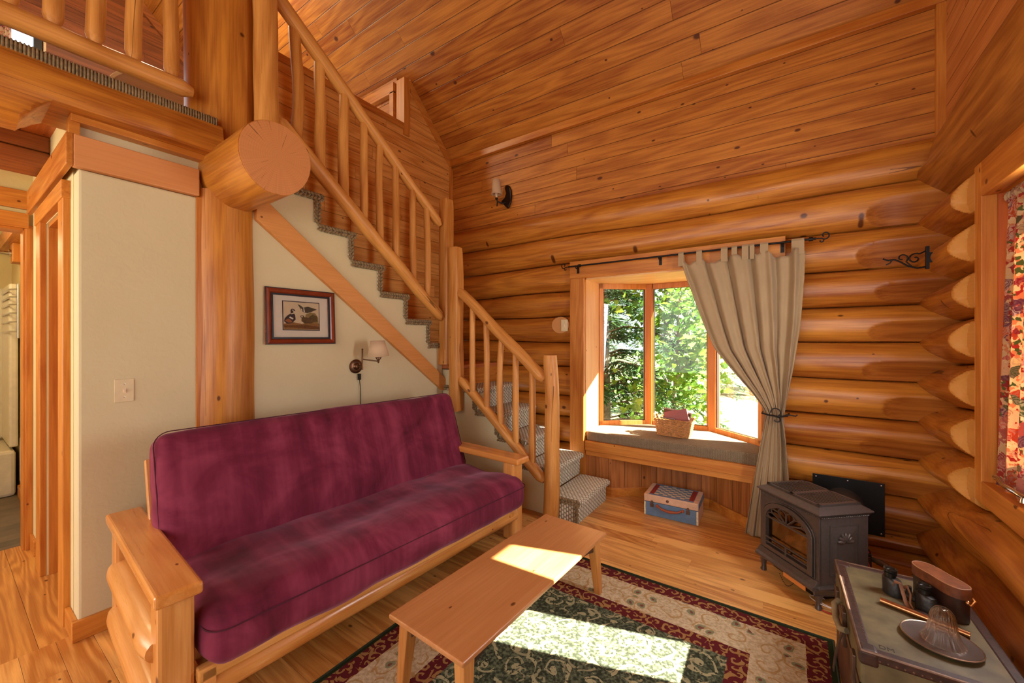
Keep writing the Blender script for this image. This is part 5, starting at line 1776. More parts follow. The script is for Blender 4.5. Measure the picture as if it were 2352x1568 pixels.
# fire chamber
brickm = wood('fire_brick', '#6A3418', '#3E1C0C', 'X', plank=('Z', 0.05, 0.12, 0.004), knots=0, rough=0.9)
MB().box((0.02, 0.185, 0.15), (SW - 0.02, 0.198, 0.50)).build('fire_back', brickm, stove, M=MS)
bark = plain('ceramic_log', '#D09A58', 0.9, nz=0.5, nscale=30, bump=0.6)
for a, b, r in (((0.07, 0.09, 0.20), (0.33, 0.11, 0.215), 0.026), ((0.10, 0.15, 0.225), (0.30, 0.16, 0.25), 0.030), ((0.12, 0.07, 0.245), (0.20, 0.16, 0.285), 0.022), ((0.30, 0.08, 0.24), (0.22, 0.16, 0.30), 0.022)):
    mb = MB(); A_, B_ = Vector(a), Vector(b)
    mb.tube([A_.lerp(B_, i / 8) + Vector((0, 0.004 * math.sin(i * 2), 0.005 * math.cos(i * 3))) for i in range(9)], [r * (0.85 + 0.15 * math.sin(i * 1.7)) for i in range(9)], 12)
    mb.build('ceramic_log', bark, stove, smooth=True, M=MS)
MB().box((0.05, 0.045, 0.165), (0.37, 0.055, 0.20)).build('grate', black_metal, stove, M=MS)
# base skirt and front ledge
mb = MB()
rs = [[(p[0], p[1], z) for p in plan(o)] for o, z in ((0.012, 0.100), (0.018, 0.105), (0.018, 0.112), (0.012, 0.115), (0.020, 0.120), (0.020, 0.128), (0.0, 0.134))]
mb.rings(rs)
mb.prism([(-0.018, 0.10), (-0.045, 0.108), (-0.048, 0.122), (-0.030, 0.132), (-0.012, 0.160), (0.0, 0.160), (0.0, 0.10)], 'x', 0.0, SW)
mb.build('base_skirt', castiron, stove, M=MS, bevel=0.003)
# top: flared moulding, raised grille
mb = MB()
rs = [[(p[0], p[1], z) for p in plan(o)] for o, z in ((0.002, 0.512), (0.006, 0.516), (0.010, 0.522), (0.016, 0.526), (0.020, 0.532), (0.016, 0.537), (0.000, 0.548), (-0.018, 0.558), (-0.022, 0.562))]
mb.rings(rs)
top = mb.build('top_plate', castiron, stove, M=MS, bevel=0.002)
mb = MB()
i_ = 0.022
rs = [[(p[0], p[1], z) for p in plan(-i_)] for z in (0.560, 0.574)]
x0, x1, y0, y1 = i_, SW - i_, i_, SDp - i_
mb.box((x0, y0, 0.560), (x1, y0 + 0.012, 0.574)); mb.box((x0, y1 - 0.012, 0.560), (x1, y1, 0.574)); mb.box((x0, y0, 0.560), (x0 + 0.022, y1, 0.574)); mb.box((x1 - 0.022, y0, 0.560), (x1, y1, 0.574)); mb.box((cx - 0.012, y0, 0.560), (cx + 0.012, y1, 0.574))
ns = 14
for i in range(ns):
    yy = y0 + 0.014 + (y1 - y0 - 0.028) * i / (ns - 1)
    mb.box((x0, yy - 0.0045, 0.562), (x1, yy + 0.0045, 0.573))
mb.build('top_grille', castiron, stove, M=MS)
MB().box((x0, y0, 0.5622), (x1, y1, 0.564)).build('grille_shadow_pan', black_metal, stove, M=MS)
# beaded moulding under the top
mb = MB()
for i in range(26):
    mb.ball((SW + 0.008, 0.01 + i * 0.012, 0.512), (0.005, 0.0045, 0.004), 6, 4)
for i in range(34):
    mb.ball((0.008 + i * 0.0122, -0.006, 0.512), (0.0045, 0.005, 0.004), 6, 4)
mb.build('rope_moulding', castiron, stove, smooth=True, M=MS)
# side panel with fan emblem (right side) and lettering
def side_panel(x, s):
    mb = MB()
    def fr(y0, y1, z0, z1, w, d0, d1):
        for lo, hi in (((y0, z0), (y1, z0 + w)), ((y0, z1 - w), (y1, z1)), ((y0, z0 + w), (y0 + w, z1 - w)), ((y1 - w, z0 + w), (y1, z1 - w))):
            mb.box((min(x + s * d0, x + s * d1), lo[0], lo[1]), (max(x + s * d0, x + s * d1), hi[0], hi[1]))
    fr(0.065, 0.255, 0.185, 0.465, 0.005, 0.0, 0.005)
    # pyramid field
    a = (0.075, 0.195); b = (0.245, 0.455)
    c1, c2 = (0.105, 0.23), (0.215, 0.42)
    mb.add([(x, a[0], a[1]), (x, b[0], a[1]), (x, b[0], b[1]), (x, a[0], b[1]), (x + s * 0.006, c1[0], c1[1]), (x + s * 0.006, c2[0], c1[1]), (x + s * 0.006, c2[0], c2[1]), (x + s * 0.006, c1[0], c2[1])],
           [(0, 1, 5, 4), (1, 2, 6, 5), (2, 3, 7, 6), (3, 0, 4, 7), (4, 5, 6, 7)])
    p = mb.build('side_panel', castiron, stove, M=MS)
    mb = MB()
    for i in range(7):
        a = PI * i / 6
        ce = Vector((x + s * 0.010, 0.16 + 0.028 * math.cos(a), 0.375 + 0.026 * math.sin(a)))
        mb.ball(ce, (0.010, 0.026, 0.0095), 10, 7, M=Matrix.Rotation(a, 4, 'X'))
    mb.build('fan_emblem', castiron, p, smooth=True, M=MS)
    return p
side_panel(SW, 1)
def text_obj(name, s, size, M, mat, parent, depth=0.001, align='CENTER'):
    cu = bpy.data.curves.new(name, 'FONT')
    cu.body = s; cu.size = size; cu.extrude = depth; cu.align_x = align
    o = bpy.data.objects.new(name + '_tmp', cu)
    COL.objects.link(o)
    dg = bpy.context.evaluated_depsgraph_get()
    me = bpy.data.meshes.new_from_object(o.evaluated_get(dg))
    me.materials.clear(); me.materials.append(mat)
    n = bpy.data.objects.new(name, me)
    COL.objects.link(n)
    n.parent = parent
    n.matrix_basis = wm(parent).inverted() @ M if parent else M
    bpy.data.objects.remove(o, do_unlink=True)
    return n
text_obj('maker_lettering', 'HEAT-N-GLO', 0.020, MS @ Matrix(((0, 0, 1, SW + 0.001), (1, 0, 0, 0.16), (0, 1, 0, 0.155), (0, 0, 0, 1))), plain('worn_lettering', '#7A7068', 0.4, 0.5), stove, 0.0012)
# cabriole legs
for lx_, ly_, sx, sy_ in ((0.015, 0.010, -1, -1), (SW - 0.015, 0.010, 1, -1), (0.015, SDp - 0.02, -1, 1), (SW - 0.015, SDp - 0.02, 1, 1)):
    mb = MB(); rs = []
    for z, off, w in ((0.112, -0.012, 0.032), (0.095, -0.006, 0.028), (0.07, 0.002, 0.019), (0.045, 0.002, 0.014), (0.02, 0.001, 0.013), (0.010, 0.003, 0.017), (0.0, 0.003, 0.017)):
        c_ = (lx_ + sx * off, ly_ + sy_ * off)
        rs.append([(c_[0] + w * math.cos(t) / max(abs(math.cos(t)), abs(math.sin(t)), 0.8) * .9, c_[1] + w * math.sin(t) / max(abs(math.cos(t)), abs(math.sin(t)), 0.8) * .9, z) for t in [2 * PI * i / 12 for i in range(12)]])
    mb.rings([list(reversed(r)) for r in rs])
    mb.build('leg', castiron, stove, smooth=50, M=MS)
# control box, knobs, label plate, chain
MB().box((0.08, 0.02, 0.058), (0.36, 0.10, 0.10)).build('control_box', black_metal, stove, M=MS)
for x in (0.115, 0.145):
    mb = MB(); mb.lathe([(0, 0), (0.009, 0), (0.007, 0.012), (0, 0.013)], n=12, M=MS @ Matrix.Translation((x, 0.02, 0.082)) @ Matrix.Rotation(PI / 2, 4, 'X'))
    mb.build('control_knob', steel, stove, smooth=True)
MB().box((0.175, 0.0, 0.052), (0.33, 0.003, 0.088)).build('label_plate', plain('orange_label', '#D8823C', 0.5, nz=0.02), stove, M=MS)
MB().box((0.24, 0.06, 0.015), (0.36, 0.20, 0.055)).build('gas_valve', black_metal, stove, M=MS)
mb = MB()
for i in range(16):
    t = i / 15
    mb.ball((0.15 + 0.10 * t, 0.0, 0.05 - 0.06 * math.sin(PI * t) * 0.7), 0.003, 6, 4)
mb.build('bead_chain', bronze, stove, smooth=True, M=MS)
mb = MB()
for i, c in enumerate((0, 1)):
    pts = [MS @ Vector((0.40 + 0.06 * math.sin(t * 1.1) + 0.02 * i, 0.05 + 0.05 * math.cos(t) + 0.02 * i, 0.012 + 0.025 * max(0, math.sin(t * 0.5)))) for t in [k * 0.45 for k in range(12)]]
    mb.tube(pts, 0.0025, 6)
mb.build('wire', plain('white_wire', '#C8B8B0', 0.5), stove, smooth=True)
mb = MB(); mb.tube([MS @ Vector((0.42 + 0.05 * math.sin(t), 0.06 + 0.05 * math.cos(t), 0.006)) for t in [k * 0.4 for k in range(9)]], 0.003, 6)
mb.build('wire', plain('red_wire', '#B02820', 0.5), stove, smooth=True)
# exhaust pipe to the wall plate
mb = MB(); mb.tube([(0.28, 3.32, 0.36), (0.30, 3.45, 0.36), (0.31, 3.60, 0.36)], 0.115, 28)
mb.build('flue_pipe', plain('grey_flue', '#4A443E', 0.45, 0.5), stove, smooth=True)
# black plate on the log wall
wp = thing('wall_plate', 'square black metal plate fixed to the logs behind the stove', 'metal plate', (0.33, 3.63, 0.36))
MB().box((0.14, 3.60, 0.19), (0.525, 3.606, 0.545)).build('plate', black_metal, wp, bevel=0.001)
mb = MB()
for x in (0.16, 0.335, 0.507):
    for z in (0.207, 0.528):
        mb.ball((x, 3.60, z), (0.006, 0.003, 0.006), 8, 5)
mb.build('screw', steel, wp, smooth=True)
mb = MB()
for x in (0.18, 0.48):
    for z in (0.22, 0.5):
        mb.box((x, 3.606, z), (x + 0.02, 3.70, z + 0.02))
mb.build('spacer', black_metal, wp)
# gas pipe and junction box
gp = thing('gas_pipe', 'bent iron gas pipe with elbow behind the trunk and stove', 'pipe', (0.50, 3.25, 0))
mb = MB()
mb.tube([(0.40, 3.38, 0.125), (0.47, 3.33, 0.125), (0.495, 3.31, 0.118), (0.505, 3.30, 0.10), (0.505, 3.30, 0.05), (0.505, 3.30, 0.0)], 0.014, 12)
mb.tube([(0.455, 3.342, 0.125), (0.49, 3.315, 0.121), (0.505, 3.30, 0.098), (0.505, 3.30, 0.075)], 0.019, 12)
mb.tube([(0.505, 3.30, 0.062), (0.505, 3.30, 0.02)], 0.021, 12); mb.tube([(0.505, 3.30, 0.04), (0.545, 3.26, 0.04)], 0.018, 12)
mb.build('pipe', plain('galvanised_pipe', '#7A6A58', 0.4, 0.7, nz=0.2), gp, smooth=True)
jb = thing('vented_box', 'small black slotted electrical box behind the stove', 'electrical box', (0.40, 3.33, 0.0))
MB().box((0.355, 3.33, 0.0), (0.425, 3.41, 0.165)).build('housing', black_metal, jb, bevel=0.003)
mb = MB()
for i in range(12):
    mb.box((0.360, 3.327, 0.02 + i * 0.011), (0.420, 3.331, 0.025 + i * 0.011))
mb.build('vent_slat', bronze, jb)
mb = MB(); mb.tube([(0.40, 3.32, 0.13), (0.415, 3.30, 0.09), (0.43, 3.29, 0.05), (0.44, 3.29, 0.0)], 0.003, 6); mb.ball((0.405, 3.34, 0.172), 0.01)
mb.build('wire', bpy.data.materials['red_wire'], jb, smooth=True)

# ================================================================== TRUNK
canvas = plain('trunk_canvas', '#625639', 0.55, nz=0.42, nscale=9, bump=0.1)
leather = plain('trunk_leather', '#38221A', 0.5, nz=0.4, nscale=40, bump=0.3)
edgebr = plain('trunk_edge_metal', '#6A5040', 0.4, 0.6, nz=0.3)
trim_b = plain('trunk_body', '#54301C', 0.6, nz=0.3, nscale=9)
MK = Matrix.Translation((0.2, 1.795, 0)) @ rotz(math.radians(1.5))
KW, KL, KH = 0.405, 0.66, 0.45
trunk = thing('steamer_trunk', 'old olive canvas trunk with dark leather edges in the near corner', 'trunk', M=MK)
MB().box((0.004, 0.004, 0.0), (KW - 0.004, KL - 0.004, 0.315)).build('body', trim_b, trunk, bevel=0.006, M=MK)
MB().box((0, 0, 0.32), (KW, KL, KH)).build('lid', canvas, trunk, bevel=0.012, M=MK, seg=3)
bnd = MB()
e = 0.033
for lo, hi in (((-0.002, -0.002), (e, KL + .002)), ((KW - e, -0.002), (KW + .002, KL + .002)), ((e, -0.002), (KW - e, e)), ((e, KL - e), (KW - e, KL + .002))):
    bnd.box((lo[0], lo[1], KH - 0.03), (hi[0], hi[1], KH + 0.002))
bnd.build('lid_binding', leather, trunk, bevel=0.006, M=MK)
mb = MB()
mb.box((-0.004, -0.004, 0.315), (0.004, KL + 0.004, 0.335)); mb.box((-0.004, -0.004, 0.315), (KW + 0.004, 0.004, 0.335))
mb.box((-0.003, -0.003, 0.30), (0.004, KL + 0.003, 0.313)); mb.box((-0.003, -0.003, 0.30), (KW + 0.003, 0.004, 0.313))
mb.tube([(0.0, 0.0, KH), (0.0, KL, KH)], 0.005, 8)
mb.tube([(0.0, 0.0, KH), (KW, 0.0, KH)], 0.005, 8)
mb.tube([(0.0, KL, KH), (KW, KL, KH)], 0.005, 8)
mb.build('metal_edge', edgebr, trunk, smooth=40, M=MK)
mb = MB()
for x, y in ((0, 0), (KW, 0), (0, KL), (KW, KL)):
    sx = 1 if x == 0 else -1; sy_ = 1 if y == 0 else -1
    xs = sorted((x - sx * 0.004, x + sx * 0.05)); ys = sorted((y - sy_ * 0.004, y + sy_ * 0.05))
    MB().box((xs[0], ys[0], KH - 0.05), (xs[1], ys[1], KH + 0.005)).build('corner_cap', leather, trunk, bevel=0.012, M=MK, seg=3)
mb = MB()
for i in range(30):
    y = 0.05 + i * (KL - 0.1) / 29
    mb.ball((0.024, y, KH + 0.002), (0.003, 0.003, 0.0015), 6, 4)
for i in range(16):
    x = 0.05 + i * (KW - 0.1) / 15
    mb.ball((x, -0.002, KH - 0.02), (0.004, 0.002, 0.004), 6, 4); mb.ball((x, -0.004, 0.306), (0.003, 0.002, 0.003), 6, 4)
mb.build('rivet', edgebr, trunk, smooth=True, M=MK)
# hardware on the side facing the rug
mb = MB(); mb.tube([(-0.01, 0.22, 0.375), (-0.028, 0.24, 0.365), (-0.032, 0.33, 0.355), (-0.028, 0.42, 0.365), (-0.01, 0.44, 0.375)], 0.011, 10)
mb.build('handle', plain('handle_leather', '#8A7A5C', 0.6, nz=0.3), trunk, smooth=True, M=MK)
for y in (0.10, 0.54):
    MB().box((-0.012, y - 0.022, 0.265), (0.0, y + 0.022, 0.375)).build('latch', edgebr, trunk, bevel=0.003, M=MK)
mb = MB(); mb.box((-0.014, 0.30, 0.26), (0.0, 0.36, 0.40)); mb.box((-0.020, 0.315, 0.285), (-0.012, 0.345, 0.33))
mb.build('lock', edgebr, trunk, bevel=0.003, M=MK)
MB().rings([[(x, 0.555, z), (x, 0.590, z), (x, 0.590, z + 0.006), (x, 0.555, z + 0.006)] for x, z in ((-0.005, 0.33), (-0.04, 0.318), (-0.085, 0.305), (-0.09, 0.30))]).build('strap', leather, trunk, M=MK)
MB().rings([[(x, 0.235, z), (x + 0.004, 0.235, z), (x + 0.004, 0.26, z), (x, 0.26, z)] for x, z in ((-0.02, 0.36), (-0.035, 0.30), (-0.045, 0.24), (-0.050, 0.19))]).build('strap', leather, trunk, M=MK)
text_obj('stamped_mark', 'DM', 0.028, MK @ Matrix.Translation((0.075, 0.042, KH + 0.0005)), plain('stamp_ink', '#2A1E14', 0.7), trunk, 0.0003)

# plate, glass bell, brass rod, binoculars and case on the trunk
pl = thing('oval_plate', 'dark oval plate with metal rim under the glass shade on the trunk', 'plate', (0.432, 1.985, 0.45))
Mpl = Matrix.Translation((0.432, 1.985, 0.4525)) @ rotz(math.radians(-18))
mb = MB(); mb.lathe([(0, 0), (0.060, 0.0), (0.085, 0.006), (0.100, 0.010), (0.098, 0.013), (0.070, 0.008), (0, 0.007)], n=48, M=Mpl, sx=1.0, sy=0.92)
mb.build('dish', plain('dark_plate', '#4E4038', 0.35, nz=0.1), pl, smooth=30)
mb = MB(); mb.tube([Mpl @ Vector((0.100 * math.cos(a), 0.092 * math.sin(a), 0.0115)) for a in [2 * PI * i / 48 for i in range(49)]], 0.0028, 6)
mb.build('rim', plain('pewter', '#9A8470', 0.3, 0.9), pl, smooth=True)
gl = NT('ribbed_glass'); gl.set(color=(0.98, 0.96, 0.92, 1), rough=0.03, trans=1.0, ior=1.35)
_tr = gl.new('ShaderNodeBsdfTransparent'); _mx = gl.new('ShaderNodeMixShader'); _mx.inputs[0].default_value = 0.38
_tr.inputs[0].default_value = (0.97, 0.95, 0.92, 1)
gl.link(_tr.outputs[0], _mx.inputs[1]); gl.link(gl.b.outputs[0], _mx.inputs[2]); gl.link(_mx.outputs[0], gl.out.inputs[0])
gb = thing('glass_bell_shade', 'clear ribbed glass bell shade standing on the oval plate', 'glass shade', (0.437, 1.985, 0.461))
mb = MB()
prof_o = [(0.066, 0.0), (0.062, 0.006), (0.054, 0.016), (0.046, 0.032), (0.041, 0.050), (0.038, 0.068), (0.034, 0.082), (0.026, 0.093), (0.016, 0.099), (0.010, 0.100)]
prof_i = [(0.007, 0.096), (0.015, 0.094), (0.024, 0.088), (0.031, 0.079), (0.035, 0.067), (0.038, 0.050), (0.043, 0.031), (0.051, 0.014), (0.059, 0.005), (0.063, 0.0)]
rs = []
for r, z in prof_o + prof_i + [prof_o[0]]:
    r *= 0.86; z *= 1.16
    rs.append([(0.437 + r * (1 + 0.035 * math.cos(22 * a)) * math.cos(a), 1.985 + r * (1 + 0.035 * math.cos(22 * a)) * math.sin(a), 0.4615 + z) for a in [2 * PI * i / 132 for i in range(132)]])
mb.rings(rs, True, False)
mb.build('glass', gl.m, gb, smooth=80)
rodo = thing('brass_tube', 'plain brass tube lying on the trunk behind the glass shade', 'tube', (0.40, 2.11, 0.46))
mb = MB(); rs = []
Mr = axis_matrix((0.302, 2.155, 0.463), (0.525, 2.075, 0.463))
for r, z in ((0.011, 0.0), (0.011, 0.237), (0.0095, 0.237), (0.0095, 0.0), (0.011, 0.0)):
    rs.append([Mr @ Vector((r * math.cos(a), r * math.sin(a), z)) for a in [2 * PI * i / 24 for i in range(24)]])
mb.rings(rs, True, False)
mb.build('tube', brass, rodo, smooth=40)
# binoculars standing on their front lenses
bino = thing('binoculars', 'old black binoculars with tan leather strap standing on the trunk', 'binoculars', (0.40, 2.20, 0.45))
blk = plain('black_leatherette', '#1C1815', 0.4, nz=0.2, nscale=120, bump=0.2)
for s in (0, 1):
    c_ = (0.352 + 0.085 * s, 2.262 - 0.075 * s)
    Mb_ = Matrix.Translation((c_[0], c_[1], 0.452)) @ rotz(math.radians(-40))
    mb = MB()
    rs = [[Mb_ @ Vector((a * w + ox, b * h, z)) for a, b in [(math.cos(t), math.sin(t)) for t in [2 * PI * i / 20 for i in range(20)]]] for z, w, h, ox in ((0.0, 0.036, 0.028, 0.004), (0.012, 0.036, 0.028, 0.004), (0.05, 0.034, 0.024, 0.0), (0.062, 0.032, 0.022, -0.002), (0.066, 0.024, 0.020, -0.006))]
    mb.rings(rs)
    body = mb.build('prism_body', blk, bino, smooth=40)
    mb = MB()
    mb.lathe([(0.0, 0.0), (0.017, 0.0), (0.017, 0.012), (0.021, 0.014), (0.021, 0.022), (0.019, 0.023), (0.022, 0.026), (0.022, 0.036), (0.018, 0.037), (0.014, 0.030), (0, 0.029)], (0, 0, 0), 20, M=Mb_ @ Matrix.Translation((-0.006, 0, 0.064)))
    mb.build('eyepiece', plain('eyepiece_metal', '#2A2622', 0.25, 0.6), bino, smooth=30)
mb = MB()
mb.tube([(0.375, 2.245, 0.475), (0.415, 2.208, 0.475)], 0.012, 10); mb.tube([(0.395, 2.226, 0.46), (0.395, 2.226, 0.515)], 0.009, 10)
mb.build('hinge_bridge', blk, bino, smooth=True)
strapm = plain('strap_leather', '#7E5236', 0.6, nz=0.3)
mb = MB()
mb.tube([(0.352, 2.235, 0.50), (0.352, 2.215, 0.525), (0.365, 2.195, 0.53), (0.372, 2.19, 0.50), (0.378, 2.175, 0.47), (0.385, 2.16, 0.456), (0.395, 2.145, 0.454)], 0.006, 8, flat=0.35)
mb.tube([(0.378, 2.215, 0.51), (0.385, 2.195, 0.525), (0.392, 2.18, 0.505), (0.388, 2.165, 0.475), (0.398, 2.150, 0.457), (0.42, 2.140, 0.454)], 0.007, 8, flat=0.35)
mb.build('strap', strapm, bino, smooth=True)
mb = MB(); mb.ball((0.425, 2.145, 0.459), (0.032, 0.016, 0.006), 14, 6, M=rotz(math.radians(-38)))
mb.build('strap_pad', leather, bino, smooth=True)
# case
case = thing('binocular_case', 'brown leather binocular case with lid standing behind the binoculars', 'case', (0.48, 2.26, 0.45))
Mc = Matrix.Translation((0.487, 2.245, 0.452)) @ rotz(math.radians(-58))
def stad(w, h, n=32):
    out = []
    for i in range(n):
        a = 2 * PI * i / n
        x = w * math.copysign(abs(math.cos(a)) ** 0.75, math.cos(a)); y = h * math.copysign(abs(math.sin(a)) ** 0.75, math.sin(a))
        y *= 1 - 0.16 * math.exp(-(x / (w * 0.4)) ** 2)
        out.append((x, y))
    return out
cl_ = plain('case_leather', '#2E1A12', 0.35, nz=0.35, nscale=25, bump=0.12)
mb = MB(); mb.rings([[Mc @ Vector((a, b, z)) for a, b in stad(w, h)] for z, w, h in ((0.0, 0.092, 0.038), (0.004, 0.095, 0.040), (0.105, 0.095, 0.040))])
mb.build('case_body', cl_, case, smooth=50)
mb = MB(); mb.rings([[Mc @ Vector((a, b, z)) for a, b in stad(w, h)] for z, w, h in ((0.092, 0.099, 0.044), (0.128, 0.099, 0.044), (0.131, 0.094, 0.040), (0.131, 0.085, 0.032))])
mb.build('case_lid', plain('case_lid_leather', '#6A3A20', 0.4, nz=0.35, nscale=30, bump=0.12), case, smooth=30)
mb = MB(); mb.tube([Mc @ Vector((a, b, 0.130)) for a, b in stad(0.097, 0.042)] + [Mc @ Vector((*stad(0.097, 0.042)[0], 0.130))], 0.0022, 6)
mb.build('stitching', plain('case_stitch', '#8A5A38', 0.6), case, smooth=True)
mb = MB(); mb.ball(Mc @ Vector((0.100, 0.0, 0.085)), 0.008); mb.tube([Mc @ Vector((0.100, 0, 0.085)), Mc @ Vector((0.112, 0.0, 0.08)), Mc @ Vector((0.116, 0.01, 0.10)), Mc @ Vector((0.104, 0.012, 0.105))], 0.004, 6)
mb.build('strap_ring', brass, case, smooth=True)

# ================================================================== SUITCASE
MC = Matrix.Translation((-1.028, 3.503, 0)) @ rotz(math.radians(2.0))
CW, CL, CH = 0.425, 0.305, 0.178
blue = plain('painted_blue', '#5E7892', 0.6, nz=0.12, nscale=18)
pinkc = plain('painted_cream', '#D0A888', 0.6, nz=0.10, nscale=25)
redp = plain('painted_red', '#8E2C22', 0.6)
suit = thing('painted_suitcase', 'small blue and cream painted suitcase with checkerboard lid on the floor', 'suitcase', M=MC)
MB().box((0, 0, 0), (CW, CL, 0.115)).build('body', blue, suit, bevel=0.004, M=MC)
MB().box((CW - 0.001, 0.004, 0.004), (CW + 0.001, CL - 0.004, 0.112)).build('side_panel', pinkc, suit, M=MC)
MB().box((-0.002, -0.001, 0.002), (0.012, 0.001, 0.113)).box((CW - 0.012, -0.001, 0.002), (CW + 0.002, 0.001, 0.113)).build('edge_band', plain('worn_cream', '#D8C8A0', 0.7, nz=0.3, nscale=60), suit, M=MC)
MB().box((-0.003, -0.003, 0.118), (CW + 0.003, CL + 0.003, CH)).build('lid', pinkc, suit, bevel=0.006, M=MC)
MB().box((CW + 0.0025, 0.0, 0.122), (CW + 0.004, CL, CH - 0.005)).build('lid_side', blue, suit, M=MC)
MB().box((0.035, 0.006, CH), (CW - 0.035, CL - 0.006, CH + 0.001)).build('lid_field', blue, suit, M=MC)
MB().box((0.038, 0.030, CH + 0.001), (CW - 0.038, CL - 0.030, CH + 0.0018)).build('lid_stripe', redp, suit, M=MC)
ck = NT('checker_squares')
s3 = ck.sep(ck.coord())
a1 = ck.math('FLOOR', ck.math('MULTIPLY', s3[0], 8 / 0.275)); a2 = ck.math('FLOOR', ck.math('MULTIPLY', s3[1], 8 / 0.245))
par = ck.math('ABSOLUTE', ck.math('MODULO', ck.math('ADD', a1, a2), 2.0))
ck.set(color=ck.mix(par, lin('#C8B89A'), lin('#5E7890')), rough=0.6)
MB().box((0.0, 0.0, 0), (0.275, 0.245, 0.0008)).build('checkerboard', ck.m, suit, M=MC @ Matrix.Translation((0.075, 0.030, CH + 0.0018)))
mb = MB(); mb.tube([(0.12, -0.018, 0.095), (0.15, -0.026, 0.080), (0.21, -0.030, 0.074), (0.27, -0.026, 0.080), (0.30, -0.018, 0.095)], [0.007, 0.009, 0.012, 0.009, 0.007], 10)
mb.build('handle', plain('handle_red_leather', '#9A4A26', 0.5), suit, smooth=True, M=MC)
for x in (0.11, 0.31):
    mb = MB(); mb.lathe([(0, 0), (0.013, 0), (0.011, 0.018), (0, 0.02)], n=12, M=MC @ Matrix.Translation((x, 0.0, 0.095)) @ Matrix.Rotation(PI / 2, 4, 'X'))
    mb.build('handle_mount', bpy.data.materials['handle_red_leather'], suit, smooth=True)
for x in (0.065, 0.35):
    MB().box((x - 0.014, -0.006, 0.075), (x + 0.014, 0.0, 0.105)).box((x - 0.008, -0.010, 0.10), (x + 0.008, -0.003, 0.132)).build('latch', edgebr, suit, bevel=0.002, M=MC)
mb = MB(); mb.lathe([(0, 0), (0.012, 0), (0.011, 0.002), (0, 0.003)], n=16, M=MC @ Matrix.Translation((0.19, -0.003, 0.148)) @ Matrix.Rotation(PI / 2, 4, 'X'))
mb.build('lock_plate', edgebr, suit, smooth=True)
mb = MB()
for x, y in ((0.01, 0.01), (CW - 0.02, 0.01), (0.01, CL - 0.02), (CW - 0.02, CL - 0.02)):
    mb.box((x, y, -0.0), (x + 0.01, y + 0.01, 0.002))
mb.build('foot', black_metal, suit, M=MC)

# ================================================================== BASKET
wick = plain('wicker', '#B88048', 0.5, nz=0.3, nscale=60)
MBs = Matrix.Translation((-0.885, 3.965, 0.609)) @ rotz(math.radians(-3))
bas = thing('wicker_basket', 'honey coloured wicker basket with binders on the window seat', 'basket', M=MBs)
def rrect(w, d, r, n=40):
    out = []
    per = [(w - r, -d + r, -PI / 2), (w - r, d - r, 0), (-w + r, d - r, PI / 2), (-w + r, -d + r, PI)]
    pts = []
    for cx_, cy_, a0 in per:
        for i in range(6):
            a = a0 + PI / 2 * i / 5
            pts.append((cx_ + r * math.cos(a), cy_ + r * math.sin(a)))
    pts.append(pts[0])
    # resample
    segs = [math.dist(a, b) for a, b in zip(pts[:-1], pts[1:])]
    tot = sum(segs)
    for i in range(n):
        t = tot * i / n
        for (a, b), L in zip(zip(pts[:-1], pts[1:]), segs):
            if t <= L:
                out.append((a[0] + (b[0] - a[0]) * t / L, a[1] + (b[1] - a[1]) * t / L))
                break
            t -= L
    return out
rows = 15
mb = MB()
for k in range(rows):
    z = 0.006 + k * 0.0098
    w, d = 0.135 + 0.025 * k / rows, 0.085 + 0.020 * k / rows
    base_ = rrect(w, d, 0.04, 96)
    pts = []
    for i, (x, y) in enumerate(base_ + base_[:1]):
        s = 1 + 0.035 * math.sin(i * PI / 2 + PI * (k % 2) + 0.4)
        pts.append((x * s, y * s, z))
    mb.tube(pts, 0.0052, 6)
mb.build('weave', wick, bas, smooth=True, M=MBs)
mb = MB()
for i, (x, y) in enumerate(rrect(1, 1, 0.3, 24)):
    mb.tube([(x * 0.135, y * 0.085, 0.0), (x * 0.160, y * 0.105, 0.155)], 0.0045, 6)
mb.build('stake', wick, bas, smooth=True, M=MBs)
mb = MB()
for k in range(3):
    ring = rrect(0.163, 0.108, 0.045, 72)
    pts = [(x + 0.004 * math.sin(i * 0.9 + k * 2.1), y + 0.004 * math.cos(i * 0.9 + k * 2.1), 0.155 + 0.005 * math.sin(i * 0.9 + k * 2.1)) for i, (x, y) in enumerate(ring + ring[:1])]
    mb.tube(pts, 0.005, 6)
mb.build('rim', wick, bas, smooth=True, M=MBs)
mb = MB()
mb.prism(rrect(0.13, 0.08, 0.04, 40), 'z', 0.0, 0.006)
mb.build('base', wick, bas, M=MBs)
for s in (-1, 1):
    mb = MB(); mb.tube([(s * 0.163, -0.045, 0.155), (s * 0.175, -0.035, 0.182), (s * 0.178, 0.0, 0.190), (s * 0.175, 0.035, 0.182), (s * 0.163, 0.045, 0.155)], 0.009, 10)
    mb.build('handle', wick, bas, smooth=True, M=MBs)
bnd_ = thing('dark_binder', 'dark brown ring binder leaning in the wicker basket', 'binder', (-0.92, 3.98, 0.62))
Mbd = Matrix.Translation((-0.995, 4.00, 0.705)) @ Matrix.Rotation(math.radians(8), 4, 'Y') @ Matrix.Rotation(math.radians(10), 4, 'X')
MB().box((0, -0.004, -0.055), (0.235, 0.0, 0.15)).box((0, 0.028, -0.055), (0.235, 0.032, 0.15)).box((-0.002, -0.004, -0.055), (0.002, 0.032, 0.15)).build('cover', plain('brown_vinyl', '#4A2A24', 0.4), bnd_, M=Mbd)
MB().box((0.004, 0.0, -0.05), (0.228, 0.026, 0.14)).build('pages', paper, bnd_, M=Mbd)
rb = thing('red_binder', 'red binder with pale page edge leaning in the wicker basket', 'binder', (-0.83, 3.96, 0.62))
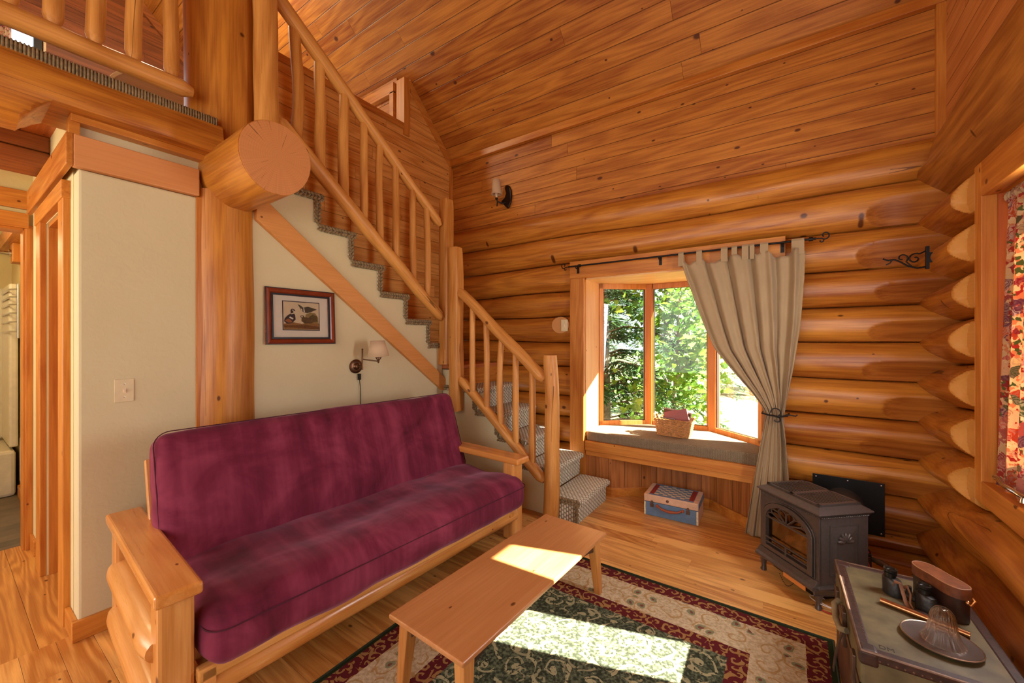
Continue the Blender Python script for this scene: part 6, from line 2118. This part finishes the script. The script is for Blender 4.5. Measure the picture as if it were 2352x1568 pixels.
Mrb = Matrix.Translation((-0.955, 3.960, 0.685)) @ Matrix.Rotation(math.radians(-14), 4, 'Y') @ Matrix.Rotation(math.radians(-6), 4, 'X')
MB().box((0, -0.004, -0.05), (0.21, 0.0, 0.135)).box((0, 0.018, -0.05), (0.21, 0.022, 0.135)).build('cover', plain('red_vinyl', '#8A4038', 0.4), rb, M=Mrb)
MB().box((0.004, 0.0, -0.05), (0.214, 0.018, 0.13)).build('pages', paper, rb, M=Mrb)
nb = thing('spiral_notebook', 'small black spiral notebook at the front of the wicker basket', 'notebook', (-0.95, 3.92, 0.62))
Mn = Matrix.Translation((-1.005, 3.915, 0.66)) @ Matrix.Rotation(math.radians(3), 4, 'Y')
MB().box((0, 0, -0.03), (0.125, 0.012, 0.115)).build('cover', plain('black_card', '#241C1C', 0.5), nb, M=Mn)
mb = MB()
for i in range(12):
    z = -0.01 + i * 0.010
    mb.tube([(0.125 + 0.007 * math.cos(a), 0.006 + 0.009 * math.sin(a), z) for a in [2 * PI * j / 10 for j in range(11)]], 0.0014, 5)
mb.build('spiral_wire', steel, nb, smooth=True, M=Mn)

# ================================================================== OUTSIDE
def leaf_mat(name, c1, c2, c3):
    t = NT(name)
    n = t.noise(t.coord(), 2.3, 3)
    n2 = t.noise(t.coord(), 30, 2)
    col = t.ramp(t.math('ADD', t.math('MULTIPLY', n, 0.6), t.math('MULTIPLY', n2, 0.4)), [(0.35, lin(c1)), (0.5, lin(c2)), (0.65, lin(c3))])
    t.set(color=col, rough=0.55)
    tr = t.new('ShaderNodeBsdfTranslucent'); t.link(col, tr.inputs[0])
    mx = t.new('ShaderNodeMixShader'); mx.inputs[0].default_value = 0.45
    t.link(t.b.outputs[0], mx.inputs[1]); t.link(tr.outputs[0], mx.inputs[2]); t.link(mx.outputs[0], t.out.inputs[0])
    return t.m
needle = leaf_mat('conifer_needles', '#1C3420', '#2E502A', '#507038')
maple = leaf_mat('maple_leaves', '#34601A', '#527E22', '#86A030')
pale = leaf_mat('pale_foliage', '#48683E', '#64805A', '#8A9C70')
barkm = plain('tree_bark', '#6E6558', 0.9, nz=0.4, nscale=25, bump=0.5)
gnd = NT('forest_ground')
gnd.set(color=gnd.ramp(gnd.noise(gnd.coord(), 1.2, 6), [(0.35, lin('#5A6040')), (0.6, lin('#8A8260'))]), rough=0.95)
mb = MB(); mb.grid(lambda u, v: (-45 + 90 * u, 4.06 + 60 * v, -0.55 + 0.25 * noise.noise(Vector((u * 20, v * 14, 0)))), 40, 30)
o = mb.build('ground', gnd.m, None, smooth=True); tag(o, 'sunlit forest floor outside the bay window', 'ground'); o['kind'] = 'structure'
mb = MB(); mb.box((1.16, -30, -0.75), (45, 4.06, -0.70))
o = mb.build('ground', gnd.m); o['kind'] = 'structure'

def conifer(name, base, h, rad, nb, seed, label, mat=needle, z_lo=0.3, cards=46, group=None):
    R = random.Random(seed)
    t = thing(name, label, 'tree', base, group)
    b = Vector(base)
    mb = MB(); mb.tube([b + Vector((0.02 * math.sin(i), 0.02 * math.cos(i), h * i / 10)) for i in range(11)], [max(0.02, 0.16 * (1 - i / 11)) * h / 9 for i in range(11)], 10)
    mb.build('trunk', barkm, t, smooth=True)
    fo = MB(); br = MB()
    for k in range(nb):
        z = z_lo + (h - z_lo) * (k / nb) ** 1.1
        L = rad * (1 - z / h) ** 0.8 * R.uniform(0.8, 1.1)
        a = R.uniform(0, 2 * PI)
        d = Vector((math.cos(a), math.sin(a), 0))
        side = Vector((-d.y, d.x, 0))
        p0 = b + Vector((0, 0, z))
        pts = [p0 + d * (L * s) + Vector((0, 0, 0.12 * L * math.sin(s * PI) - 0.28 * L * s * s)) for s in (0, 0.25, 0.5, 0.75, 1.0)]
        br.tube(pts, [0.018, 0.014, 0.010, 0.006, 0.003], 5)
        for i in range(cards):
            s = 0.12 + 0.88 * i / cards
            f = s * 4; j = min(3, int(f)); q = pts[j].lerp(pts[j + 1], f - j)
            for sd_ in (-1, 1):
                ln = (0.10 + 0.42 * (1 - s)) * L * 0.42 * R.uniform(0.7, 1.2) + 0.08
                dr = (side * sd_ * R.uniform(0.6, 1) + d * R.uniform(0.35, 0.8) + Vector((0, 0, R.uniform(-0.55, -0.05)))).normalized()
                wv = dr.cross(Vector((R.uniform(-.3, .3), R.uniform(-.3, .3), 1))).normalized()
                m = 3
                for e_ in range(m):
                    c0 = q + dr * ln * e_ / m
                    c1 = q + dr * ln * (e_ + 1) / m
                    w = 0.016 + 0.012 * (1 - e_ / m)
                    up = Vector((0, 0, R.uniform(-0.02, 0.02)))
                    fo.add([c0 - wv * 0.004, c0 + wv * w + dr * 0.02 + up, c1 + wv * 0.004, c1 - wv * w * 0.6 - dr * 0.01, c0 - wv * w + up], [(0, 1, 2), (0, 2, 3, 4)])
    br.build('branches', barkm, t, smooth=True)
    fo.build('needles', mat, t)
    return t
maple_leaf = [(0, 0), (0.18, 0.10), (0.42, 0.02), (0.34, 0.22), (0.5, 0.42), (0.28, 0.42), (0.24, 0.62), (0.0, 0.95), (-0.24, 0.62), (-0.28, 0.42), (-0.5, 0.42), (-0.34, 0.22), (-0.42, 0.02), (-0.18, 0.10)]
def broadleaf(name, base, h, spread, nl, seed, label, leaf, mat, lean=(0, 0), trunk_r=0.07, crown_z=(0.0, 1.0), group=None):
    R = random.Random(seed)
    t = thing(name, label, 'tree', base, group)
    b = Vector(base)
    mb = MB()
    tp = [b + Vector((lean[0] * s + 0.08 * math.sin(s * 5), lean[1] * s, h * s)) for s in [i / 8 for i in range(9)]]
    mb.tube(tp, [trunk_r * (1 - 0.75 * i / 8) for i in range(9)], 10)
    tips = []
    for k in range(26):
        s = R.uniform(max(0.12, crown_z[0]), 0.95)
        f = s * 8; j = min(7, int(f)); p = tp[j].lerp(tp[j + 1], f - j)
        a = R.uniform(0, 2 * PI); L = spread * R.uniform(0.5, 1.0)
        d = Vector((math.cos(a), math.sin(a), R.uniform(0.0, 0.7)))
        pts = [p + d * L * q + Vector((0, 0, 0.12 * math.sin(q * 3))) + Vector((R.uniform(-.05, .05), R.uniform(-.05, .05), 0)) for q in (0, 0.33, 0.66, 1.0)]
        mb.tube(pts, [trunk_r * 0.3, trunk_r * 0.2, trunk_r * 0.12, 0.004], 6)
        tips += pts[1:]
    mb.build('trunk', barkm, t, smooth=True)
    fo = MB()
    for i in range(nl):
        p = R.choice(tips) + Vector((R.gauss(0, 0.22), R.gauss(0, 0.22), R.gauss(0, 0.20))) * (spread / 1.2)
        sc = leaf * R.uniform(0.7, 1.25)
        n = Vector((R.uniform(-.6, .6), R.uniform(-1, 0.2), R.uniform(0.1, 1))).normalized()
        u = n.cross(Vector((R.uniform(-1, 1), R.uniform(-1, 1), R.uniform(-1, 1)))).normalized()
        v = n.cross(u)
        fo.add([p + u * a * sc + v * c * sc + n * (0.12 * sc * abs(a)) for a, c in maple_leaf], [tuple(range(14))])
    fo.build('leaves', mat, t)
    return t
conifer('conifer_tree', (-3.05, 7.6, -0.5), 8.5, 2.4, 130, 11, 'drooping green conifer seen through the left pane of the bay')
broadleaf('maple_tree', (-1.75, 7.2, -0.5), 5.0, 1.25, 2600, 5, 'bright green maple sapling seen through the middle pane', 0.13, maple, lean=(0.35, 0.0), trunk_r=0.045)
conifer('conifer_tree', (-2.35, 11.5, -0.5), 12, 2.0, 90, 23, 'dark mossy conifer trunk behind the maple sapling', mat=needle, z_lo=1.0, cards=26)
# trees far behind
far = []
for i, (x, y) in enumerate(((-6.2, 15.0), (-4.2, 17.5), (-1.0, 17.0), (-7.8, 19.5), (0.6, 20.0))):
    far.append((x, y))
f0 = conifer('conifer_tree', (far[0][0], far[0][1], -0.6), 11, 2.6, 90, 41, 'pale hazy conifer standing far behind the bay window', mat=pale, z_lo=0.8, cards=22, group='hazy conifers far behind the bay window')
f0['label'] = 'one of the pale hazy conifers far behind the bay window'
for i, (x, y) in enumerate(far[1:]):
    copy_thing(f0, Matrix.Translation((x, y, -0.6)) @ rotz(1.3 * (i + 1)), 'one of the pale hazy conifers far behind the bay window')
